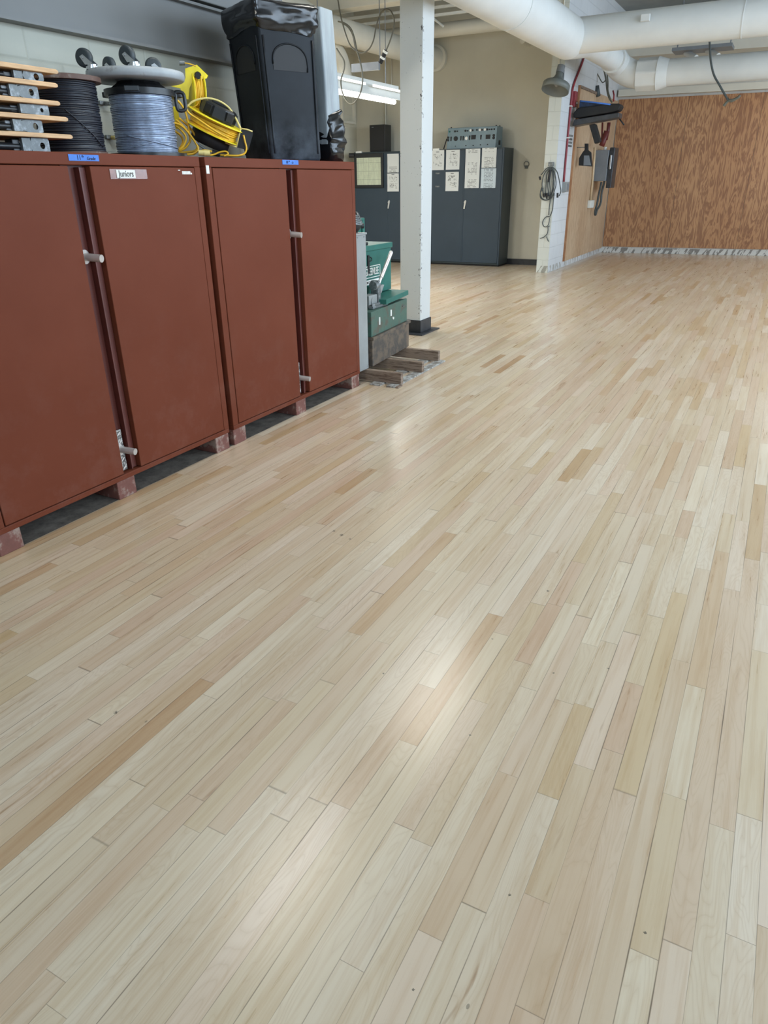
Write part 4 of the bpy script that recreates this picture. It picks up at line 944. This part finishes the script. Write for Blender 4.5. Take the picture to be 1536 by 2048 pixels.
# console
t = thing('test_console', 'grey blue instrument console full of sockets on the right charcoal cabinet', 'console', (13.1, 5.15, 1.951))
MB().frustum((12.97,13.32,4.69,5.61),(13.02,13.30,4.69,5.61),1.952,2.285).build('case', M['console'], t, .006)
CP = [[5.573, 2.23, 'g8'], [5.47, 2.231, 'k9'], [5.427, 2.231, 'k7'], [5.272, 2.232, 'k10'], [5.231, 2.23, 'k7'], [5.176, 2.234, 'w12'], [5.137, 2.235, 'k9'], [5.058, 2.237, 'k8'], [5.0, 2.235, 'w12'], [4.963, 2.236, 'k9'], [4.908, 2.237, 'w12'], [4.866, 2.237, 'k10'], [4.825, 2.236, 'k6'], [4.786, 2.236, 'k8'], [4.74, 2.237, 'k8'], [5.592, 2.136, 'k11'], [5.589, 2.095, 'k11'], [5.536, 2.114, 's'], [5.444, 2.115, 'K'], [5.348, 2.118, 's'], [5.304, 2.117, 's'], [5.241, 2.113, 'w16'], [5.184, 2.12, 's'], [5.112, 2.126, 'R'], [4.973, 2.121, 's'], [4.842, 2.123, 'R'], [4.739, 2.142, 'k12'], [4.737, 2.103, 'k13'], [5.441, 1.996, 'k4'], [5.241, 2.0, 'k5'], [5.104, 1.999, 'k5'], [4.97, 2.003, 'k5'], [4.837, 2.004, 'k5']]
for y, z, s in CP:
    xx = 12.97 + .05*(z-1.952)/.333
    if s[0] in 'kwg': MB().cyl((xx+.004,y,z),(xx-.012,y,z),int(s[1:])*.0017,n=14).build('knob', M[{'k':'blackM','w':'white','g':'green'}[s[0]]], t)
    elif s == 'K': MB().cyl((xx+.004,y,z),(xx-.012,y,z),.038,n=24).build('dial', M['blackM'], t, .002)
    elif s == 's': MB().box(xx-.006,xx+.006,y-.012,y+.012,z-.035,z+.035).build('socket_strip', M['blackM'], t, .002)
    else: MB().box(xx-.006,xx+.006,y-.042,y+.042,z-.034,z+.034).build('meter', M['blackM'], t, .002)
m = MB()
for x, y in ((13.05,4.72),(13.22,4.72),(13.05,5.56)): m.cyl((x,y,2.285),(x,y,2.30),.013,n=10)
m.build('foot', M['blackM'], t)
MB().box(13.12,13.2,4.684,4.69,2.0,2.07).build('inlet', M['blackM'], t)
MB().tube([(13.0,5.62,2.12),(12.96,5.66,1.96)], .01, 8).build('lead', M['blackM'], t)

# wall hook on beige wall
t = thing('wall_hook', 'small round hook on the beige wall right of the charcoal cabinet', 'hook', (13.44, 4.26, 1.66))
MB().ring((13.43,4.26,1.69), .045, .006, (1,0,.2), 24, 6).build('ring', M['steelD'], t)
MB().box(13.42,13.449,4.235,4.285,1.62,1.67).build('mount', M['cord'], t, .004)

# horn
t = thing('horn_speaker', 'grey horn loudspeaker mounted high on the cream wall end', 'speaker', (12.2, 3.46, 2.7))
hax = Vector((-.33,.10,-.94)).normalized(); mc = Vector((12.05,3.45,2.66)); nk = mc-hax*.25
m = MB(); m.lathe([(.05,0),(.055,.05),(.075,.09),(.125,.13),(.19,.16),(.205,.175),(.208,.262),(.200,.262),(.195,.18),(.11,.14),(.0,.13)], axis=hax, loc=nk, n=40); m.build('bell', M['horn'], t)
MB().lathe([(0,0),(.03,.0),(.035,.03),(.02,.05),(0,.055)], axis=hax, loc=mc-hax*.10, n=20).build('phase_plug', M['lockerG'], t)
MB().cyl(nk-hax*.09, nk+hax*.01, .058, n=24).build('driver', M['boxgrey'], t, .006)
m = MB(); m.box(12.16,12.339,3.44,3.48,2.86,2.89).box(12.325,12.339,3.41,3.51,2.80,2.95); m.build('bracket', M['boxgrey'], t, .003)
tag(recenter(MB().cyl((12.33,3.50,2.97),(12.33,3.50,4.2),.012,n=8).build('horn_conduit', M['wallOut']),(12.33,3.5,3.6)),'thin pale conduit rising above the horn loudspeaker','conduit')

# red conduit + alarm etc on white side wall (y=3.42)
t = thing('red_conduit', 'dark red conduit running down the white wall to a grey box', 'conduit', (12.82, 3.4, 1.4))
MB().tube(smooth_path([(13.5,3.40,3.40),(13.32,3.40,3.16),(12.90,3.40,2.80),(12.845,3.40,2.62),(12.83,3.40,2.3),(12.82,3.40,1.9),(12.815,3.40,1.4)],5), .017, 10).build('pipe', M['red'], t)
m = MB()
for z in (2.5,2.05): m.box(12.80,12.87,3.38,3.42,z-.008,z+.008)
m.build('strap', M['white'], t)
b_ = MB().box(12.81,13.0,3.35,3.42,1.245,1.395).build('outlet_box', M['lockerG'], t, .006)
MB().box(12.87,12.96,3.343,3.35,1.27,1.37).build('outlet_face', M['boxgrey'], b_, .003)
t = thing('fire_alarm', 'red fire alarm strip on the white wall', 'alarm', (13.03,3.4,2.6))
MB().box(12.96,13.10,3.37,3.42,2.50,2.72).build('body', M['red'], t, .008)
MB().box(13.04,13.13,3.36,3.39,2.545,2.57).build('strobe', M['white'], t, .004)
t = thing('stencil_marks', 'column of dark stencilled marks on the white wall', 'sign', (13.1,3.419,2.0))
m = MB()
for i in range(4):
    for j in range(3): m.box(12.97+j*.08+(.01 if i%2 else 0), 13.03+j*.08, 3.4185, 3.4198, 1.925+i*.05, 1.955+i*.05)
m.build('mark', M['cord'], t)

# cord bundle on the wall end
XH = 12.30
t = thing('cord_bundle', 'bundle of grey extension cords hanging from a hook on the cream wall end', 'cord bundle', (12.32,3.5,1.65))
MB().box(12.29,12.34,3.46,3.54,1.635,1.69).build('hook_plate', M['steelD'], t, .004)
paths = [[[12.3, 3.507, 1.62], [12.3, 3.563, 1.599], [12.3, 3.615, 1.542], [12.3, 3.645, 1.506]], [[12.3, 3.491, 1.619], [12.3, 3.582, 1.541], [12.3, 3.611, 1.396], [12.3, 3.6, 1.27], [12.3, 3.567, 1.173]], [[12.3, 3.491, 1.619], [12.3, 3.548, 1.519], [12.3, 3.55, 1.358], [12.3, 3.538, 1.225]], [[12.3, 3.483, 1.619], [12.3, 3.513, 1.504], [12.3, 3.515, 1.343], [12.3, 3.477, 1.195]], [[12.3, 3.483, 1.619], [12.3, 3.448, 1.503], [12.3, 3.418, 1.357], [12.3, 3.441, 1.247], [12.3, 3.484, 1.173]], [[12.3, 3.475, 1.619], [12.3, 3.417, 1.517], [12.3, 3.387, 1.371], [12.3, 3.403, 1.283], [12.3, 3.421, 1.21], [12.3, 3.465, 1.15], [12.3, 3.547, 1.136], [12.3, 3.616, 1.166], [12.3, 3.631, 1.24], [12.3, 3.596, 1.314]], [[12.3, 3.467, 1.619], [12.3, 3.396, 1.56], [12.3, 3.347, 1.465], [12.3, 3.311, 1.341], [12.3, 3.295, 1.261], [12.3, 3.321, 1.194]], [[12.3, 3.475, 1.619], [12.3, 3.438, 1.488], [12.3, 3.433, 1.342], [12.3, 3.448, 1.239]], [[12.3, 3.49, 1.605], [12.3, 3.499, 1.431], [12.3, 3.469, 1.284], [12.3, 3.464, 1.135], [12.3, 3.462, 1.023], [12.3, 3.469, 0.91]], [[12.3, 3.407, 1.239], [12.3, 3.402, 1.098], [12.3, 3.409, 0.986], [12.3, 3.442, 0.895]], [[12.3, 3.615, 1.344], [12.3, 3.632, 1.248], [12.3, 3.609, 1.173], [12.3, 3.547, 1.136], [12.3, 3.482, 1.15], [12.3, 3.439, 1.225]]]
m = MB()
for p in paths: m.tube(smooth_path([(a+random.uniform(-.02,.015),b,c) for a,b,c in p],6), .0085, 6)
m.build('cord', M['cord'], t)
m = MB(); 
for p, r in (((12.27,3.655,1.485),.018),((12.27,3.56,1.235),.03),((12.27,3.51,1.24),.022),((12.27,3.52,1.20),.014)): m.cyl(p,(p[0],p[1]-.012,p[2]-.05),r,r*.8,n=10)
m.cyl((12.27,3.49,1.58),(12.27,3.505,1.40),.02,n=10); m.cyl((12.27,3.34,1.24),(12.27,3.335,1.17),.016,n=10); m.build('plug', M['blackM'], t)
lp = [[[12.32, 3.438, 0.879], [12.32, 3.497, 0.886], [12.32, 3.544, 0.847], [12.32, 3.565, 0.786], [12.32, 3.534, 0.732], [12.32, 3.476, 0.741], [12.32, 3.456, 0.802], [12.32, 3.453, 0.864]], [[12.32, 3.442, 0.741], [12.32, 3.466, 0.726], [12.32, 3.462, 0.679], [12.32, 3.473, 0.617], [12.32, 3.52, 0.57], [12.32, 3.587, 0.545]], [[12.32, 3.479, 0.578], [12.32, 3.457, 0.532], [12.32, 3.438, 0.501]]]
t2 = thing('short_cord_loop', 'thin dark cord loop low on the cream wall end', 'cord', (12.32,3.5,.8))
m = MB()
for p in lp: m.tube(smooth_path(p,6), .007, 6)
m.build('cord', M['cord'], t2)

# ---- things on the plywood side wall
t = thing('bracket_shelf', 'black wall mounted shelf arm piled with flat black gear', 'wall shelf', (13.05, 3.0, 2.25))
S = [[13.05, 3.374, 2.23], [13.05, 2.648, 2.312], [13.05, 2.649, 2.382], [13.05, 3.35, 2.315]]
m = MB(); m.prism([(S[0][1],S[0][2]-.01),(S[1][1],S[1][2]),(S[2][1],S[2][2]),(S[3][1],S[3][2])], .28, Matrix.Translation((12.93,0,0)) @ Matrix(((0,1,0,0),(1,0,0,0),(0,0,1,0),(0,0,0,1)))); m.build('shelf_tray', M['plate'], t, .01)
S = [[13.05, 3.114, 2.233], [13.05, 3.018, 2.244], [13.05, 2.909, 1.989], [13.05, 2.993, 1.955]]
m = MB(); m.prism([(p[1],p[2]) for p in S], .14, Matrix.Translation((12.98,0,0)) @ Matrix(((0,1,0,0),(1,0,0,0),(0,0,1,0),(0,0,0,1)))); m.build('support_arm', M['blackM'], t, .01)
t = thing('black_bags', 'flat black cases lying on the wall shelf', 'case', (13.05,3.0,2.38))
S = [[13.05, 3.378, 2.345], [13.05, 3.287, 2.334], [13.05, 2.775, 2.388], [13.05, 2.661, 2.41], [13.05, 2.631, 2.477], [13.05, 2.673, 2.507], [13.05, 2.869, 2.517], [13.05, 3.303, 2.484], [13.05, 3.377, 2.416]]
m = MB(); m.prism([(p[1],p[2]) for p in S], .26, Matrix.Translation((12.94,0,0)) @ Matrix(((0,1,0,0),(1,0,0,0),(0,0,1,0),(0,0,0,1)))); m.build('case_body', M['blackM'], t, .02)
MB().tube([[13.0, 2.644, 2.295], [13.0, 2.609, 2.259], [13.0, 2.563, 2.208]], .012, 6).build('strap', M['blackM'], t)
t = thing('blue_tarp', 'folded blue sheet on top of the black cases', 'tarp', (13.05,3.1,2.5))
S = [[13.05, 3.295, 2.483], [13.05, 2.833, 2.481], [13.05, 2.821, 2.508], [13.05, 3.298, 2.589]]
m = MB(); m.prism([(p[1],p[2]) for p in S], .22, Matrix.Translation((12.95,0,0)) @ Matrix(((0,1,0,0),(1,0,0,0),(0,0,1,0),(0,0,0,1)))); m.build('fold', M['blue'], t, .01)
S = [[12.94, 3.278, 2.573], [12.94, 3.044, 2.539], [12.94, 2.797, 2.499]]
MB().tube(S, .012, 6).build('hem', M['tape'], t)
t = thing('dustpan', 'small black dustpan hanging on the plywood side wall', 'dustpan', (13.45,3.3,1.8))
S = [[13.45, 3.338, 1.651], [13.45, 3.341, 1.767], [13.45, 3.284, 1.864], [13.45, 3.26, 1.887], [13.45, 3.271, 1.985], [13.45, 3.212, 1.983], [13.45, 3.201, 1.885], [13.45, 3.146, 1.846], [13.45, 3.105, 1.631]]
AX = Matrix(((0,1,0,0),(1,0,0,0),(0,0,1,0),(0,0,0,1)))
m = MB(); m.prism([(p[1],p[2]) for p in S], .05, Matrix.Translation((13.45,0,0)) @ AX); m.build('pan', M['black'], t, .004)
S = [[13.44, 3.249, 1.649], [13.44, 3.257, 1.803], [13.44, 3.172, 1.801], [13.44, 3.121, 1.647]]
m = MB(); m.prism([(p[1],p[2]) for p in S], .012, Matrix.Translation((13.435,0,0)) @ AX); m.build('scoop_face', M['boxgrey'], t, .002)
MB().cyl((13.46,3.25,1.93),(13.46,3.396,1.93),.006,n=8).build('hook', M['steelD'], t)
t = thing('switch_box', 'grey electrical switch box with lever on the plywood side wall', 'switch box', (15.0, 3.25, 1.6))
MB().box(14.85,15.25,3.145,3.394,1.40,1.925).build('box_body', M['boxgrey'], t, .008)
MB().box(14.9,15.25,3.05,3.143,1.28,1.965).build('mounting_side', M['plate'], t, .01)
MB().box(14.85,14.89,3.08,3.115,1.60,1.84).build('lever', M['steel'], t, .006)
MB().cyl((15.0,3.25,1.925),(15.0,3.25,1.98),.03,n=12).build('hub_fitting', M['white'], t)
m = MB(); m.tube(smooth_path([[14.95, 3.188, 1.402], [14.95, 3.203, 1.298], [14.95, 3.217, 1.177], [14.95, 3.212, 1.054], [14.95, 3.23, 0.966], [14.95, 3.269, 0.895], [14.95, 3.288, 0.806], [14.95, 3.304, 0.859], [14.95, 3.282, 1.001], [14.95, 3.27, 1.142], [14.95, 3.256, 1.264], [14.95, 3.242, 1.385]],5), .02, 8); m.build('drop_cable', M['cord'], t)
t = thing('wall_conduit_outlet', 'pale vertical conduit ending in a white outlet box', 'conduit', (14.95,3.37,1.0))
MB().tube([[14.703, 3.375, 1.965], [14.771, 3.375, 1.507], [14.779, 3.375, 1.076]], .022, 8).build('pipe', M['conduit'], t)
o_ = [[14.66, 3.375, 1.07], [14.971, 3.375, 0.938]]
MB().box(o_[0][0],o_[1][0]+.02,3.34,3.395,o_[1][2],o_[0][2]).build('outlet_box', M['paper'], t, .004)
# hanging tools above
for i, (pts, r, mt, nm, lab) in enumerate((
    ([[14.5, 3.413, 2.927], [14.5, 3.398, 2.865], [14.5, 3.368, 2.764]], .045, 'cord', 'brush_head', 'dark brush hanging above the wall shelf'),
    ([[14.6, 3.139, 2.851], [14.6, 3.113, 2.78], [14.6, 3.109, 2.68]], .014, 'red', 'red_rod', 'thin red rod beside the hanging cables'))):
    tag(recenter(MB().tube(pts, r, 8).build(nm, M[mt]), pts[1]), lab, 'tool')
m = MB(); m.tube(smooth_path([[14.5, 3.311, 3.161], [14.5, 3.258, 3.008], [14.5, 3.222, 2.855], [14.5, 3.174, 2.738], [14.5, 3.112, 2.658]],5), .014, 6); m.tube(smooth_path([[14.5, 3.255, 3.12], [14.5, 3.219, 2.968], [14.5, 3.203, 2.838], [14.5, 3.145, 2.713]],5), .012, 6)
m.tube(smooth_path([[14.5, 3.468, 3.172], [14.5, 3.396, 3.077], [14.5, 3.315, 2.974], [14.5, 3.26, 3.023], [14.5, 3.286, 3.1]],5), .01, 6)
tag(recenter(m.build('drop_cables', M['cord2']), [14.5, 3.258, 3.008]), 'dark cables dropping from the ceiling to the wall shelf', 'cable')
m = MB(); m.tube([[14.3, 3.102, 2.205], [14.3, 3.15, 2.026], [14.3, 3.17, 1.971]], .05, 8); m.tube([[14.3, 3.083, 2.336], [14.3, 3.084, 2.204], [14.3, 3.102, 2.064]], .03, 8); m.tube([[14.3, 3.196, 2.341], [14.3, 3.182, 2.145], [14.3, 3.174, 2.003]], .016, 6)
tag(recenter(m.build('red_tool_bundle', paint('dark_red_paint',(96,34,30),.5)), [14.3, 3.137, 2.065]), 'dark red handled tools above the grey switch box', 'tools')

# hanging wire over plywood
t = thing('hanging_wire', 'grey wire dangling in front of the plywood wall', 'wire', [12.7, 1.359, 2.9])
MB().tube(smooth_path([[12.7, 1.454, 3.222], [12.7, 1.424, 3.088], [12.7, 1.384, 2.933], [12.7, 1.317, 2.774], [12.7, 1.212, 2.631], [12.7, 1.124, 2.514], [12.7, 1.073, 2.448]],6), .014, 6).build('wire', M['cord'], t)
m = MB(); m.tube(smooth_path([[12.7, 1.12, 2.375], [12.7, 1.071, 2.435], [12.7, 1.006, 2.445], [12.7, 0.945, 2.472], [12.7, 0.925, 2.502]],4), .02, 6); m.tube([[12.7, 1.077, 2.473], [12.7, 1.028, 2.421], [12.7, 0.979, 2.443]], .012, 6); m.build('hook_end', M['cord2'], t)

# cable loops by the column
t = thing('hanging_cable_loops', 'looped grey cable with plug hanging in mid air left of the column', 'cable', [8.0, 4.65, 2.954])
m = MB()
for p in [[[8.0, 4.806, 3.332], [8.0, 4.791, 3.241], [8.0, 4.771, 3.126], [8.0, 4.738, 3.008], [8.0, 4.703, 2.913], [8.0, 4.655, 2.816], [8.0, 4.58, 2.758], [8.0, 4.498, 2.728], [8.0, 4.415, 2.759], [8.0, 4.356, 2.837], [8.0, 4.323, 2.948], [8.0, 4.272, 3.056], [8.0, 4.211, 3.098], [8.0, 4.144, 3.079], [8.0, 4.103, 3.004], [8.0, 4.11, 2.916], [8.0, 4.153, 2.811], [8.0, 4.203, 2.728]], [[8.0, 4.8, 3.046], [8.0, 4.711, 3.02], [8.0, 4.637, 2.962], [8.0, 4.595, 2.867], [8.0, 4.573, 2.772], [8.0, 4.538, 2.675], [8.0, 4.509, 2.559], [8.0, 4.506, 2.448], [8.0, 4.542, 2.339], [8.0, 4.603, 2.268], [8.0, 4.664, 2.247], [8.0, 4.729, 2.29], [8.0, 4.778, 2.382], [8.0, 4.787, 2.491], [8.0, 4.742, 2.594], [8.0, 4.739, 2.671], [8.0, 4.789, 2.741], [8.0, 4.832, 2.797]], [[8.0, 4.75, 3.028], [8.0, 4.674, 2.984], [8.0, 4.614, 2.896], [8.0, 4.591, 2.801], [8.0, 4.555, 2.723]]]:
    m.tube(smooth_path(p,6), .0085, 6)
m.build('cable', M['cord2'], t)
a, b = [Vector(p) for p in [[8.0, 4.203, 2.728], [8.0, 4.279, 2.618]]]
MB().cyl(a, b, .024, n=16).build('plug', M['blackM'], t)
d = (b-a); MB().cyl(a+d*.02, a+d*.2, .028, n=16).build('plug_collar', M['paper'], t); MB().cyl(a+d*.5, a+d*.66, .027, n=16).build('plug_band', M['paper'], t)
t = thing('cable_tray', 'dark cable tray piece behind the looped cable', 'tray', (8.3,4.6,2.64))
MB().box(8.3,8.34,*[4.82, 4.459],2.60,2.68).build('tray_body', M['boxgrey'], t)
MB().cyl((8.32,4.45,2.68),(8.32,4.45,4.3),.006,n=8).build('hanger', M['boxgrey'], t)

# ================================================================== CAMERA + WORLD
cam = bpy.data.cameras.new('camera'); co = bpy.data.objects.new('camera', cam); C.objects.link(co)
cam.sensor_fit = 'VERTICAL'; cam.sensor_height = 36; cam.sensor_width = 27; cam.lens = 24.5549; cam.clip_start = .05; cam.clip_end = 100
R_, U_, F_ = Vector((0.4688, -0.883216, -0.012478)), Vector((0.381925, 0.189943, 0.904464)), Vector((0.796467, 0.428778, -0.426367))
mtx = Matrix((R_, U_, -F_)).transposed().to_4x4(); mtx.translation = (0, 0, 1.4241); co.matrix_world = mtx
sc.camera = co
wd = bpy.data.worlds.new('world'); sc.world = wd; wd.use_nodes = True
bg = wd.node_tree.nodes['Background']; bg.inputs[0].default_value = (.72,.85,1,1); bg.inputs[1].default_value = 1.5
sc.view_settings.view_transform = 'Standard'; sc.view_settings.look = 'None'; sc.view_settings.gamma = 1; sc.view_settings.exposure = 0.03
sc.cycles.use_denoising = True; sc.cycles.max_bounces = 8; sc.cycles.diffuse_bounces = 5
sc.cycles.sample_clamp_indirect = 6
